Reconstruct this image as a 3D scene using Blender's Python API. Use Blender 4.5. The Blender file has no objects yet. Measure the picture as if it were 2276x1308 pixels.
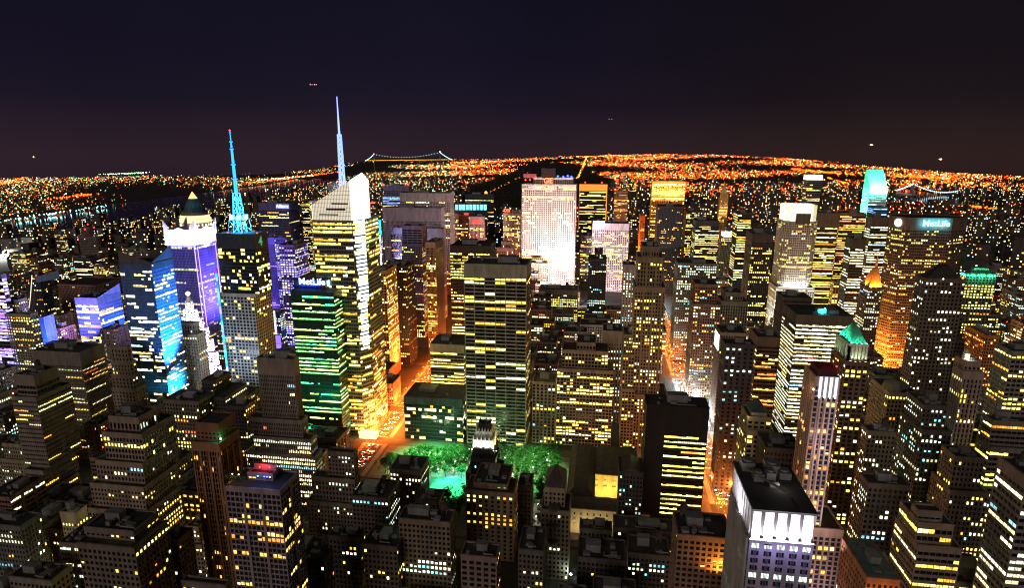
import bpy, math, random
import numpy as np
from mathutils import Vector, Matrix
# ------------------------------------------------------------------ camera, sky, sun, exposure
scene = bpy.context.scene
COL = scene.collection
R = math.radians
PITCH, YAW, CAM_Z = R(13.4), R(8.35), 305.0
FPX, UC, VC = 1340.0, 1138.0, 654.0          # focal length and centre in photo pixels (2276 x 1308)
cam_d = bpy.data.cameras.new("camera")
cam_d.sensor_width = 36.0
cam_d.lens = 36.0 * FPX / 2276.0
cam_d.clip_start, cam_d.clip_end = 1.0, 120000.0
cam = bpy.data.objects.new("camera", cam_d)
COL.objects.link(cam)
cam.location = (0, 0, CAM_Z)
cam.rotation_euler = (R(90) - PITCH, 0, YAW)
scene.camera = cam
scene.view_settings.view_transform = 'Standard'
scene.view_settings.look = 'None'
scene.view_settings.exposure = 0.3
scene.view_settings.gamma = 1.0
scene.view_settings.use_curve_mapping = False
scene.cycles.use_denoising = True
scene.cycles.filter_width = 1.1
scene.cycles.max_bounces = 4
scene.cycles.diffuse_bounces = 2
scene.cycles.glossy_bounces = 2
scene.cycles.transmission_bounces = 2
scene.cycles.sample_clamp_indirect = 3.0
scene.cycles.blur_glossy = 1.0
scene.cycles.caustics_reflective = False
scene.cycles.caustics_refractive = False

world = bpy.data.worlds.new("World")
scene.world = world
world.use_nodes = True
wn, wl = world.node_tree.nodes, world.node_tree.links
wn.clear()
def nd(t, **k):
    n = wn.new(t)
    for a, b in k.items(): setattr(n, a, b)
    return n
w_out, w_bg = nd('ShaderNodeOutputWorld'), nd('ShaderNodeBackground')
sky = nd('ShaderNodeTexSky', sky_type='NISHITA', sun_disc=False)
sky.sun_elevation, sky.sun_rotation = R(-8), R(200)
geo = nd('ShaderNodeTexCoord')
sep = nd('ShaderNodeSeparateXYZ')
wl.new(geo.outputs['Generated'], sep.inputs[0])
ramp = nd('ShaderNodeValToRGB')                # glow of the city low in the sky, by elevation
cr = ramp.color_ramp
cr.elements[0].position = 0.0;  cr.elements[0].color = (0.020, 0.0105, 0.0120, 1)
cr.elements[1].position = 1.0;  cr.elements[1].color = (0.0035, 0.0030, 0.0040, 1)
for p, c in ((0.42, (0.013, 0.0085, 0.0100)), (0.497, (0.0330, 0.0170, 0.0165)), (0.512, (0.0260, 0.0145, 0.0155)), (0.535, (0.0135, 0.0090, 0.0118)),
             (0.57, (0.0095, 0.0068, 0.0098)), (0.63, (0.0070, 0.0054, 0.0078)), (0.72, (0.0052, 0.0043, 0.0060))):
    e = cr.elements.new(p); e.color = (*c, 1)
m1 = nd('ShaderNodeMath', operation='MULTIPLY_ADD'); m1.inputs[1].default_value = 0.5; m1.inputs[2].default_value = 0.5
wl.new(sep.outputs['Z'], m1.inputs[0]); wl.new(m1.outputs[0], ramp.inputs[0])
# bluer sky over the blue-lit quarter in the north-west
dirn = nd('ShaderNodeVectorMath', operation='DOT_PRODUCT')
bd = Vector((-0.53, 0.80, 0.12)).normalized()
dirn.inputs[1].default_value = bd
wl.new(geo.outputs['Generated'], dirn.inputs[0])
mr = nd('ShaderNodeMapRange'); mr.interpolation_type = 'SMOOTHERSTEP'
mr.inputs[1].default_value = 0.55; mr.inputs[2].default_value = 1.02
wl.new(dirn.outputs['Value'], mr.inputs[0])
mixb = nd('ShaderNodeMixRGB', blend_type='ADD', use_clamp=False); mixb.inputs[2].default_value = (0.0003, 0.0008, 0.0095, 1)
dir2 = nd('ShaderNodeVectorMath', operation='DOT_PRODUCT'); dir2.inputs[1].default_value = Vector((-0.42, 0.90, 0.06)).normalized()   # halo of the blue spires in the haze
wl.new(geo.outputs['Generated'], dir2.inputs[0])
mr2 = nd('ShaderNodeMapRange'); mr2.interpolation_type = 'SMOOTHERSTEP'; mr2.inputs[1].default_value = 0.93; mr2.inputs[2].default_value = 1.0; mr2.inputs[4].default_value = 0.75
wl.new(dir2.outputs['Value'], mr2.inputs[0])
mad = nd('ShaderNodeMath', operation='ADD'); wl.new(mr.outputs[0], mad.inputs[0]); wl.new(mr2.outputs[0], mad.inputs[1])
wl.new(mad.outputs[0], mixb.inputs[0]); wl.new(ramp.outputs[0], mixb.inputs[1])
skm = nd('ShaderNodeMixRGB', blend_type='ADD'); skm.inputs[0].default_value = 0.02
ncl = nd('ShaderNodeTexNoise'); ncl.inputs['Scale'].default_value = 3.2; ncl.inputs['Detail'].default_value = 4      # thin uneven night haze
ncr = nd('ShaderNodeMapRange'); ncr.inputs[1].default_value = 0.3; ncr.inputs[2].default_value = 0.7; ncr.inputs[3].default_value = 0.86; ncr.inputs[4].default_value = 1.14
ncm = nd('ShaderNodeMixRGB', blend_type='MULTIPLY'); ncm.inputs[0].default_value = 1.0
wl.new(geo.outputs['Generated'], ncl.inputs['Vector']); wl.new(ncl.outputs[0], ncr.inputs[0]); wl.new(mixb.outputs[0], ncm.inputs[1]); wl.new(ncr.outputs[0], ncm.inputs[2])
wl.new(ncm.outputs[0], skm.inputs[1]); wl.new(sky.outputs[0], skm.inputs[2])
wl.new(skm.outputs[0], w_bg.inputs[0]); w_bg.inputs[1].default_value = 0.66
wl.new(w_bg.outputs[0], w_out.inputs[0])

sun_d = bpy.data.lights.new("city_glow_fill", 'SUN')   # weak warm fill, added for the city glow behind the camera
sun_d.energy = 0.46; sun_d.angle = R(30); sun_d.color = (1.0, 0.84, 0.70)
sun = bpy.data.objects.new("city_glow_fill", sun_d); COL.objects.link(sun)
sun.rotation_euler = (R(74), 0, R(-14))

# ------------------------------------------------------------------ picture-to-place helpers (survey: pixel + distance -> point)
_s, _c, _sy, _cy = math.sin(PITCH), math.cos(PITCH), math.sin(YAW), math.cos(YAW)
FW = np.array((-_sy * _c, _cy * _c, -_s)); RT = np.array((_cy, _sy, 0.0)); UP = np.cross(RT, FW)
def ray(u, v): return FW + RT * ((u - UC) / FPX) - UP * ((v - VC) / FPX)
def PT(u, v, Y):
    d = ray(u, v); t = Y / d[1]
    return d * t + np.array((0, 0, CAM_Z))
def GR(u, v, z=0.0):
    d = ray(u, v); t = (z - CAM_Z) / d[2]
    return d * t + np.array((0, 0, CAM_Z))
def PX(x, y, z):
    q = np.array((x, y, z - CAM_Z)); w = q @ FW
    return UC + FPX * (q @ RT) / w, VC - FPX * (q @ UP) / w, w

# ------------------------------------------------------------------ materials
MATS = {}
def _new(name):
    m = bpy.data.materials.new(name); m.use_nodes = True
    return m, m.node_tree.nodes, m.node_tree.links, m.node_tree.nodes['Principled BSDF']
def wallm(c, rough=0.85, name=None, var=0.35, scale=0.25):
    k = ('w', tuple(c), rough, var)
    if k in MATS: return MATS[k]
    m, n, l, b = _new(name or 'wall_finish')
    tc = n.new('ShaderNodeTexCoord'); mp = n.new('ShaderNodeMapping'); mp.inputs['Scale'].default_value = (scale, scale, scale * 0.22)
    nz = n.new('ShaderNodeTexNoise'); nz.inputs['Scale'].default_value = 1.0; nz.inputs['Detail'].default_value = 5
    rp = n.new('ShaderNodeMapRange'); rp.inputs[1].default_value = 0.25; rp.inputs[2].default_value = 0.75
    rp.inputs[3].default_value = 1 - var; rp.inputs[4].default_value = 1 + var
    mx = n.new('ShaderNodeMixRGB'); mx.blend_type = 'MULTIPLY'; mx.inputs[0].default_value = 1; mx.inputs[1].default_value = (*c, 1)
    l.new(tc.outputs['Object'], mp.inputs[0]); l.new(mp.outputs[0], nz.inputs['Vector']); l.new(nz.outputs[0], rp.inputs[0])
    l.new(rp.outputs[0], mx.inputs[2]); l.new(mx.outputs[0], b.inputs['Base Color'])
    b.inputs['Roughness'].default_value = rough
    MATS[k] = m
    return m
def glassm(c=(0.010, 0.012, 0.016), rough=0.22, spec=0.5):
    k = ('g', tuple(c), rough)
    if k in MATS: return MATS[k]
    m, n, l, b = _new('dark_glass')
    tc = n.new('ShaderNodeTexCoord'); nz = n.new('ShaderNodeTexNoise'); nz.inputs['Scale'].default_value = 0.35; nz.inputs['Detail'].default_value = 3
    mx = n.new('ShaderNodeMixRGB'); mx.blend_type = 'MULTIPLY'; mx.inputs[0].default_value = 0.8; mx.inputs[1].default_value = (*[x * 1.8 for x in c], 1)
    l.new(tc.outputs['Object'], nz.inputs['Vector']); l.new(nz.outputs[0], mx.inputs[2]); l.new(mx.outputs[0], b.inputs['Base Color'])
    b.inputs['Roughness'].default_value = rough; b.inputs['Specular IOR Level'].default_value = spec
    MATS[k] = m
    return m
def emit(c, s=1.0, sample=False):
    k = ('e', tuple(c), s, sample)
    if k in MATS: return MATS[k]
    m, n, l, b = _new('lamp_glow')
    b.inputs['Base Color'].default_value = (*[min(0.8, x) for x in c], 1)
    b.inputs['Emission Color'].default_value = (*c, 1); b.inputs['Emission Strength'].default_value = s
    if not sample: m.cycles.emission_sampling = 'NONE'
    MATS[k] = m
    return m
def _window_material(name, attr):
    m, n, l, b = _new(name)
    b.inputs['Base Color'].default_value = (0.02, 0.02, 0.02, 1); b.inputs['Roughness'].default_value = 0.25
    if attr:
        a = n.new('ShaderNodeAttribute'); a.attribute_name = 'glow'; src = a.outputs['Color']
    else:
        a = n.new('ShaderNodeObjectInfo'); src = a.outputs['Color']
    tc = n.new('ShaderNodeTexCoord'); nz = n.new('ShaderNodeTexNoise'); nz.inputs['Detail'].default_value = 2
    g = n.new('ShaderNodeNewGeometry')
    nz.inputs['Scale'].default_value = 0.55
    rp = n.new('ShaderNodeMapRange'); rp.inputs[1].default_value = 0.3; rp.inputs[2].default_value = 0.7; rp.inputs[3].default_value = 0.7; rp.inputs[4].default_value = 2.3
    l.new(g.outputs['Position'], nz.inputs['Vector']); l.new(nz.outputs[0], rp.inputs[0])
    l.new(src, b.inputs['Emission Color']); l.new(rp.outputs[0], b.inputs['Emission Strength'])
    m.cycles.emission_sampling = 'NONE'
    return m
M_WIN = _window_material('lit_room', False)
M_WINA = _window_material('lit_rooms', True)
M_ROOF = wallm((0.055, 0.052, 0.052), 0.95, 'roof_tar', 0.5, 0.12)
M_METAL = wallm((0.20, 0.20, 0.21), 0.5, 'roof_metal', 0.3)
M_WOOD = wallm((0.07, 0.05, 0.04), 0.9, 'tank_wood', 0.3)

# ------------------------------------------------------------------ mesh builder
BOXF = np.array([[0, 3, 2, 1], [4, 5, 6, 7], [0, 1, 5, 4], [1, 2, 6, 5], [2, 3, 7, 6], [3, 0, 4, 7]])
class MB:
    def __init__(s): s.v, s.f, s.n, s.c = [], [], 0, []
    def add(s, v, f, col=None):
        s.v.append(np.asarray(v, float)); s.f.append([tuple(int(i) + s.n for i in q) for q in f]); s.n += len(v)
        if col is not None: s.c.append(np.tile(np.array([[*col, 1.0]]), (len(v), 1)))
    def box(s, x0, x1, y0, y1, z0, z1, col=None):
        s.add([(x0, y0, z0), (x1, y0, z0), (x1, y1, z0), (x0, y1, z0), (x0, y0, z1), (x1, y0, z1), (x1, y1, z1), (x0, y1, z1)], BOXF, col)
    def obox(s, p, u, n, t0, t1, d0, d1, z0, z1):
        """box along edge direction u from p, outward normal n"""
        a = [(p[0] + u[0] * t + n[0] * d, p[1] + u[1] * t + n[1] * d, z) for z in (z0, z1) for t, d in ((t0, d1), (t1, d1), (t1, d0), (t0, d0))]
        s.add(a, BOXF)
    def prism(s, poly, z0, z1, poly1=None):
        k = len(poly); q = poly1 or poly
        z1s = z1 if hasattr(z1, '__len__') else [z1] * k
        v = [(x, y, z0) for x, y in poly] + [(x, y, zz) for (x, y), zz in zip(q, z1s)]
        s.add(v, [tuple(range(k - 1, -1, -1)), tuple(range(k, 2 * k))] + [(i, (i + 1) % k, k + (i + 1) % k, k + i) for i in range(k)])
    def cyl(s, x, y, z0, z1, r0, r1=None, k=12):
        r1 = r0 if r1 is None else r1
        a = [(math.cos(2 * math.pi * i / k), math.sin(2 * math.pi * i / k)) for i in range(k)]
        s.prism([(x + r0 * p, y + r0 * q) for p, q in a], z0, z1, [(x + r1 * p, y + r1 * q) for p, q in a])
    def tube(s, a, b, r, k=5, r2=None):
        a, b = np.asarray(a, float), np.asarray(b, float); d = b - a
        if np.linalg.norm(d) < 1e-6: return
        d /= max(np.linalg.norm(d), 1e-9); r2 = r if r2 is None else r2
        h = np.array((0, 0, 1.0)) if abs(d[2]) < 0.9 else np.array((1.0, 0, 0))
        p = np.cross(d, h); p /= np.linalg.norm(p); q = np.cross(d, p)
        ring = [p * math.cos(2 * math.pi * i / k) + q * math.sin(2 * math.pi * i / k) for i in range(k)]
        s.add([a + o * r for o in ring] + [b + o * r2 for o in ring], [tuple(range(k)), tuple(range(2 * k - 1, k - 1, -1))] + [(i, k + i, k + (i + 1) % k, (i + 1) % k) for i in range(k)])
    def octa(s, x, y, z, r, col):
        s.add([(x + r, y, z), (x, y + r, z), (x - r, y, z), (x, y - r, z), (x, y, z + r), (x, y, z - r)],
              [(0, 1, 4), (1, 2, 4), (2, 3, 4), (3, 0, 4), (1, 0, 5), (2, 1, 5), (3, 2, 5), (0, 3, 5)], col)
    def quad(s, a, b, c, d, col=None): s.add([a, b, c, d], [(0, 1, 2, 3)], col)
    def mesh(s, name, mat, origin=(0, 0, 0)):
        me = bpy.data.meshes.new(name)
        v = np.concatenate(s.v) - np.array(origin) if s.v else np.zeros((0, 3))
        me.from_pydata(v.tolist() if len(v) < 0 else v, [], [q for g in s.f for q in g])
        me.materials.append(mat)
        if s.c:
            at = me.color_attributes.new('glow', 'FLOAT_COLOR', 'POINT')
            at.data.foreach_set('color', np.concatenate(s.c).astype(np.float32).ravel())
        me.update()
        return me
    def build(s, name, mat, parent=None, origin=None):
        o0 = tuple(parent.location) if parent is not None and origin is None else (origin or (0, 0, 0))
        if parent is not None and parent.parent is not None and origin is None:
            o0 = tuple(parent.parent.location + parent.location)
        o = bpy.data.objects.new(name, s.mesh(name, mat, o0))
        COL.objects.link(o)
        if parent is not None: o.parent = parent
        else: o.location = o0
        return o
def tag(o, label=None, cat=None, group=None, kind=None):
    for k, v in (('label', label), ('category', cat), ('group', group), ('kind', kind)):
        if v: o[k] = v
    return o
def empty(name, loc, label=None, cat=None, group=None):
    o = bpy.data.objects.new(name, None); COL.objects.link(o); o.location = loc; o.empty_display_size = 5
    return tag(o, label, cat, group)
def lamp(kind, loc, power, col, parent=None, target=None, angle=80, blend=0.6, rad=1.0, size=None, name='floodlight'):
    d = bpy.data.lights.new(name, kind); d.energy = power; d.color = col
    if kind == 'SPOT': d.spot_size = R(angle); d.spot_blend = blend; d.shadow_soft_size = rad
    elif kind == 'POINT': d.shadow_soft_size = rad
    elif kind == 'AREA': d.shape = 'RECTANGLE'; d.size, d.size_y = size
    o = bpy.data.objects.new(name, d); COL.objects.link(o)
    o.location = loc
    if target is not None:
        o.rotation_euler = (Vector(target) - Vector(loc)).to_track_quat('-Z', 'Y').to_euler()
    if parent is not None:
        o.parent = parent; o.location = Vector(loc) - parent.location
    return o
_wb = MB(); _wb.box(-0.5, 0.5, -0.5, 0.5, -0.5, 0.5)
ME_WIN = _wb.mesh('window', M_WIN)
_wb = MB(); _wb.box(-0.5, -0.03, -0.5, 0.5, -0.5, 0.5); _wb.box(0.03, 0.5, -0.5, 0.5, -0.5, 0.5)
ME_WIN2 = _wb.mesh('window', M_WIN)         # two panes with a mullion between
_bc = MB(); [_bc.octa(0, 0, 0, 1.0, (1, 1, 1))]
_bc.c = []
ME_BULB = {}
def bulb(parent, loc, r, col, s, name='beacon_light'):
    k = (tuple(col), s)
    if k not in ME_BULB: ME_BULB[k] = _bc.mesh('beacon_light', emit(col, s))
    o = bpy.data.objects.new(name, ME_BULB[k]); COL.objects.link(o); o.scale = (r, r, r)
    if parent is not None: o.parent = parent; o.location = Vector(loc) - parent.location
    else: o.location = loc
    return o
def text(parent, s, loc, size, mat, rotz=0.0, name='sign_lettering', ext=0.3, align='CENTER'):
    c = bpy.data.curves.new(name, 'FONT'); c.body = s; c.size = size; c.extrude = ext; c.align_x = align; c.align_y = 'CENTER'; c.resolution_u = 3; c.offset = size * 0.012
    c.materials.append(mat)
    tmp = bpy.data.objects.new(name, c); COL.objects.link(tmp)
    me = bpy.data.meshes.new_from_object(tmp, depsgraph=bpy.context.evaluated_depsgraph_get())
    me.name = name; bpy.data.objects.remove(tmp); bpy.data.curves.remove(c)
    if not me.materials: me.materials.append(mat)
    o = bpy.data.objects.new(name, me); COL.objects.link(o); o.rotation_euler = (R(90), 0, rotz)
    if parent is not None: o.parent = parent; o.location = Vector(loc) - parent.location
    else: o.location = loc
    return o
# ------------------------------------------------------------------ lit-window colours
PAL = {
 'warm': [(5, (1.7, 1.2, .18)), (3, (1.3, 1.5, .65)), (2.5, (1.6, 1.45, .85)), (2.2, (1.5, .55, .06)), (.5, (.3, .9, 1.3)), (.5, (1.5, .2, .06))],
 'yel':  [(5, (1.8, 1.30, .18)), (3, (1.7, 1.42, .42)), (1.6, (1.5, 1.5, .95)), (1.2, (1.2, 1.5, .40)), (1.2, (1.5, .58, .06))],
 'white':[(6, (1.5, 1.4, .85)), (3, (1.2, 1.35, 1.0)), (2, (1.7, 1.3, .45)), (.5, (.5, 1.1, 1.3))],
 'org':  [(6, (1.6, .75, .14)), (3, (1.6, 1.1, .3)), (1, (1.3, .4, .07))],
 'green':[(5, (1.05, 1.5, .35)), (5, (.5, 1.5, .45)), (2, (1.4, 1.45, .7)), (2, (.12, 1.2, .65))],
 'cool': [(4, (1.0, 1.3, 1.0)), (3, (1.4, 1.3, .7)), (2, (.3, 1.0, 1.1))],
 'blue': [(4, (.25, .55, 1.6)), (3, (.5, 1.0, 1.7)), (2, (.5, .4, 1.7)), (2, (1.2, 1.3, 1.6)), (1, (1.6, 1.3, .5))],
 'viol': [(4, (.6, .5, 1.7)), (3, (1.1, 1.0, 1.7)), (2, (.9, .4, 1.7)), (2, (1.6, 1.3, .7))],
}
# facade manners: bay, pier width, storey, spandrel height, relief, blank top, p lit, p whole floor, run, palette, gain
ST = dict(bay=2.8, pw=1.2, fl=3.7, sp=1.6, rel=.35, top=3.0, p=.25, full=.08, run=2, pal='warm', gain=1.0, sprel=.05, glass=(0.010, .012, .016), base=0, belt=(), major=None)
STY = {
 'punch': dict(belt=(.14, .86)), 'sparse': dict(belt=(.2, .8), p=.09, full=.02), 'dense': dict(p=.34, full=.15),
 'big':   dict(belt=(.1, .5, .9), bay=4.6, pw=1.5, sp=1.5, p=.22),
 'band':  dict(bay=3.0, pw=.22, fl=3.9, sp=1.85, rel=.3, p=.2, full=.18, run=4, sprel=-.12),
 'pier':  dict(bay=2.8, pw=1.25, sp=1.2, rel=.7, sprel=.45, p=.14, full=.08, run=2, top=5),
 'fine':  dict(bay=1.6, pw=.75, sp=1.4, rel=.5, sprel=.3, p=.07, full=.10, run=7, top=11),
 'glass': dict(bay=3.0, pw=.16, fl=4.0, sp=1.0, rel=.14, sprel=.02, p=.14, full=.08, run=3, top=4, glass=(.012, .018, .028)),
 'grid':  dict(bay=8.0, pw=.5, fl=3.9, sp=1.35, rel=.7, sprel=.02, p=.10, full=.05, run=2, top=13),
}
def style(name, **k):
    d = dict(ST); d.update(STY[name]); d.update(k); return d
def inset(poly, r):
    k = len(poly); out = []
    for i in range(k):
        a, b, c = (np.array(poly[j % k], float) for j in (i - 1, i, i + 1))
        u, w = b - a, c - b; u /= np.linalg.norm(u); w /= np.linalg.norm(w)
        n1, n2 = np.array((u[1], -u[0])), np.array((w[1], -w[0]))
        m = n1 + n2
        out.append(tuple(b - m * (r / (1 + n1 @ n2))))
    return out
def facade(wb, lits, p0, p1, z0, z1, st, rng, own=0):
    p0, p1 = np.array(p0, float), np.array(p1, float); L = float(np.linalg.norm(p1 - p0)); u = (p1 - p0) / L; n = (u[1], -u[0])
    r = st['rel']; top = min(st['top'], (z1 - z0) * .5)
    H = z1 - z0 - top
    nb = max(1, round(L / st['bay'])); b = L / nb
    nf = max(1, round(H / st['fl'])); fh = H / nf
    pw, sp = min(st['pw'], b * .7), min(st['sp'], fh * .7)
    for i in range(nb + 1):
        t = i * b; a0, a1 = max(.012, t - pw / 2), min(L - .012, t + pw / 2)
        if i in (0, nb): a0, a1 = (.012, max(pw / 2, r + .15)) if i == 0 else (L - max(pw / 2, r + .15), L - .012)
        pd = 0
        if st['major'] and 0 < i < nb and i % st['major'][0] == 0: a0, a1, pd = t - st['major'][1] / 2, t + st['major'][1] / 2, .32
        wb.obox(p0, u, n, a0, a1, -r - .02, pd, z0, z1 - top)
    sd = -st['sprel']
    if st['sp'] > 0:
        for j in range(nf):
            wb.obox(p0, u, n, .05, L - .05, -r - .02, sd if abs(sd) > 1e-3 else -.02, z0 + j * fh, z0 + j * fh + sp)
    wb.obox(p0, u, n, .006, L - .006, -r - .3, .05, z1 - top, z1 + 1.0)
    if st['bay'] > 2 and st['sp'] > 1.3 and nf > 5:          # string courses and cornice
        for q in st['belt']:
            j = int(nf * q)
            if 0 < j < nf: wb.obox(p0, u, n, -.18, L + .18, -.01, .22, z0 + j * fh + .1, z0 + j * fh + .75)
        wb.obox(p0, u, n, -.3, L + .3, -.01, .34, z1 + .2, z1 + .8)
    # lit rooms
    if n[1] > .75: return
    pal = PAL[st['pal']]; wts = np.array([w for w, _ in pal]); wts = wts / wts.sum(); cols = np.array([c for _, c in pal])
    rot = math.atan2(u[1], u[0])
    fl_rows = st.get('rows', {})
    for j in range(nf):
        fr = (j + .5) / nf
        x = rng.random()
        pf = .93 if x < st['full'] else st['p'] * (2.4 * rng.random() ** 1.5)
        if st.get('dark'):                      # storeys left dark (plant floors)
            if any(a <= fr <= c for a, c in st['dark']): continue
        if st.get('lit'):
            for a, c, q in st['lit']:
                if a <= fr <= c: pf = q
        if j < st['base']: pf = .9
        kc = rng.choice(len(pal), p=wts); fg = .75 + .5 * rng.random()
        i = 0
        while i < nb:
            ln = 1 + int(rng.exponential(st['run'] - .999)) if st['run'] > 1 else 1
            on = rng.random() < pf
            if on:
                c0 = cols[kc] if rng.random() < .75 else cols[rng.choice(len(pal), p=wts)]
                g = st['gain'] * fg * (.35 + .9 * rng.random() ** .7)
                for q in range(i, min(nb, i + ln)):
                    gg = g * (.75 + .5 * rng.random())
                    t = (q + .5) * b
                    hw = (fh - sp) * (.96 if rng.random() < .62 else .45 + .5 * rng.random()); zc = z0 + j * fh + sp + .02 + hw / 2      # blinds part drawn
                    lits.append((p0[0] + u[0] * t - n[0] * (r - .05), p0[1] + u[1] * t - n[1] * (r - .05), zc, b - pw, hw, rot, c0[0] * gg, c0[1] * gg, c0[2] * gg))
            i += ln
def rect(x0, x1, y0, y1): return [(x0, y0), (x1, y0), (x1, y1), (x0, y1)]
def lit_mesh(lits):
    w = MB()
    for x, y, z, a, h, rot, *c in lits:
        ux, uy = math.cos(rot) * a / 2, math.sin(rot) * a / 2
        for a0, a1 in ((-1, -.06), (.06, 1)) if a > 1.9 else ((-1, 1),):
            w.add([(x + ux * a0, y + uy * a0, z - h / 2), (x + ux * a1, y + uy * a1, z - h / 2), (x + ux * a1, y + uy * a1, z + h / 2), (x + ux * a0, y + uy * a0, z + h / 2)], [(0, 1, 2, 3)], c)
    return w
NWIN = 0
def put_windows(root, lits, nind):
    """lit rooms: the highest (largest in view) ones as parts of their own, the rest as one part"""
    global NWIN
    if len(lits) < nind + 40: nind = len(lits)
    lits.sort(key=lambda q: -q[2] - 40 * (abs(q[5]) < .2))
    for x, y, z, a, h, rot, *c in lits[:nind]:
        o = bpy.data.objects.new('window', ME_WIN2 if a > 1.9 else ME_WIN); COL.objects.link(o); o.parent = root
        o.location = (x - root.location.x, y - root.location.y, z - root.location.z); o.rotation_euler = (0, 0, rot); o.scale = (a, .06, h); o.color = (*c, 1)
        NWIN += 1
    if len(lits) > nind:
        o = lit_mesh(lits[nind:]).build('window_glazing', M_WINA, root)
        o['kind'] = 'stuff'
    elif not lits: pass
FOOT = []                                            # ground already built on
BLD = []                                             # (short, u, v, Y) of every named building
def tiers_building(name, label, cat, tiers, st, wall, rng, nind=60, group=None, roof=M_ROOF, z0=0.0, wallname='wall_cladding'):
    """tiers: list of (polygon CCW, top z[, style]) from low to high"""
    xs = [p[0] for p in tiers[0][0]]; ys = [p[1] for p in tiers[0][0]]
    root = empty(name, ((min(xs) + max(xs)) / 2, (min(ys) + max(ys)) / 2, z0), label, cat, group)
    lits = []
    zb = z0
    for ti in tiers:
        poly, zt = ti[0], ti[1]
        s = ti[2] if len(ti) > 2 and ti[2] else st
        wm = ti[3] if len(ti) > 3 and ti[3] else wall
        wb, gb, rb = MB(), MB(), MB()
        k = len(poly)
        for i in range(k): facade(wb, lits, poly[i], poly[(i + 1) % k], zb, zt, s, rng)
        gb.prism(inset(poly, s['rel']), zb, zt - .3)
        rb.prism(inset(poly, s['rel'] + .05), zt - .25, zt + .05)
        wb.build(wallname, wm, root)
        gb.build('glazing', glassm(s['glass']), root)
        rb.build('roof', roof, root)
        zb = zt
    put_windows(root, lits, nind)
    FOOT.append((min(xs), max(xs), min(ys), max(ys)))
    return root
def penthouse(root, x0, x1, y0, y1, z, h, mat=None, name='penthouse'):
    b = MB(); b.box(x0, x1, y0, y1, z, z + h)
    b.box(x0 - .2, x1 + .2, y0 - .2, y1 + .2, z + h, z + h + .35)
    return b.build(name, mat or M_METAL, root)
def water_tank(root, x, y, z, r=2.2, h=4.0):
    b = MB(); b.cyl(x, y, z + 3, z + 3 + h, r, r, 14); b.cyl(x, y, z + 3 + h, z + 4.6 + h, r * 1.08, .1, 14)
    t = b.build('water_tank', M_WOOD, root)
    l = MB()
    for a, c in ((-1, -1), (1, -1), (1, 1), (-1, 1)): l.tube((x + a * r * .65, y + c * r * .65, z), (x + a * r * .6, y + c * r * .6, z + 3), .18, 5)
    l.box(x - r * .8, x + r * .8, y - r * .8, y + r * .8, z + 2.7, z + 2.98)
    l.build('support_frame', M_METAL, t, origin=tuple(root.location))
    return t
CLEAR = [(360, 480, 862, 765), (375, 455, 540, 1245), (388, 492, 868, 635), (590, 640, 790, 840), (1155, 1290, 640, 1000), (835, 1250, 1000, 560), (920, 1036, 1142, 440), (1175, 1250, 1180, 430), (770, 900, 1040, 575),
         (880, 956, 880, 1000), (1482, 1545, 900, 1500), (1500, 1590, 960, 760), (1575, 1640, 1165, 470), (1262, 1440, 1150, 430), (1735, 1825, 700, 970), (1980, 2150, 840, 850), (640, 700, 1160, 380), (1316, 1400, 690, 1310), (850, 1010, 760, 1100),
         (1735, 1900, 930, 590), (1604, 1740, 900, 500), (255, 395, 900, 555), (480, 605, 860, 605), (645, 835, 960, 555), (825, 1180, 985, 570), (1180, 1485, 960, 570)]
def clear_h(x0, x1, y0, h):
    """roof height that leaves the sight lines to the named buildings free"""
    for u0, u1, v, Yh in CLEAR:
        if y0 >= Yh: continue
        a, c = PX(x0, y0, h)[0], PX(x1, y0, h)[0]
        if max(a, c) < u0 or min(a, c) > u1: continue
        h = min(h, PT((a + c) / 2, v, y0)[2])
    return h
def clutter(root, x0, x1, y0, y1, z, rng, tank=.5, n=3):
    """penthouse, plant boxes and perhaps a tank on a roof"""
    W, D = x1 - x0, y1 - y0
    if min(W, D) < 7: return
    cx, cy = x0 + W * (.3 + .4 * rng.random()), y0 + D * (.4 + .25 * rng.random()); a, c = W * (.12 + .1 * rng.random()), D * (.12 + .1 * rng.random()); h = 3 + 3 * rng.random()
    penthouse(root, cx - a, cx + a, cy - c, cy + c, z, h, name='bulkhead')
    for _ in range(n):
        x, y = x0 + W * (.1 + .8 * rng.random()), y0 + D * (.08 + .8 * rng.random()); s, t = .8 + 1.6 * rng.random(), .8 + 1.4 * rng.random()
        if abs(x - cx) < a + s and abs(y - cy) < c + t: continue
        b = MB(); b.box(x - s, x + s, y - t, y + t, z, z + 1 + 1.6 * rng.random()); b.build('cooling_unit', M_METAL, root)
    if n > 2:
        x, y = x0 + W * (.2 + .5 * rng.random()), y0 + D * .12; l = W * (.2 + .2 * rng.random())
        b = MB(); b.tube((x, y, z + .9), (x + l, y, z + .9), .45, 6); b.tube((x, y, z + .9), (x, y + D * .2, z + .9), .4, 6); b.tube((x + l, y, z + .9), (x + l, y, z), .4, 6); b.build('duct', M_METAL, root)
        x, y = x0 + W * (.1 + .3 * rng.random()), y0 + D * (.62 + .2 * rng.random())
        b = MB(); b.prism(rect(x, x + 2.6, y, y + 1.8), z, z + .6); b.prism(rect(x, x + 2.6, y, y + 1.8), z + .6, z + 1.3, rect(x + .3, x + 2.3, y + .8, y + 1.0)); b.build('skylight', glassm((.05, .06, .07)), root)
    if rng.random() < tank:
        x, y = x0 + W * (.15 + .7 * rng.random()), y0 + D * (.75 + .1 * rng.random())
        if abs(x - cx) > a + 2.6 or abs(y - cy) > c + 2.6: water_tank(root, x, y, z, 1.7 + .8 * rng.random(), 3 + 1.5 * rng.random())
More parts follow.
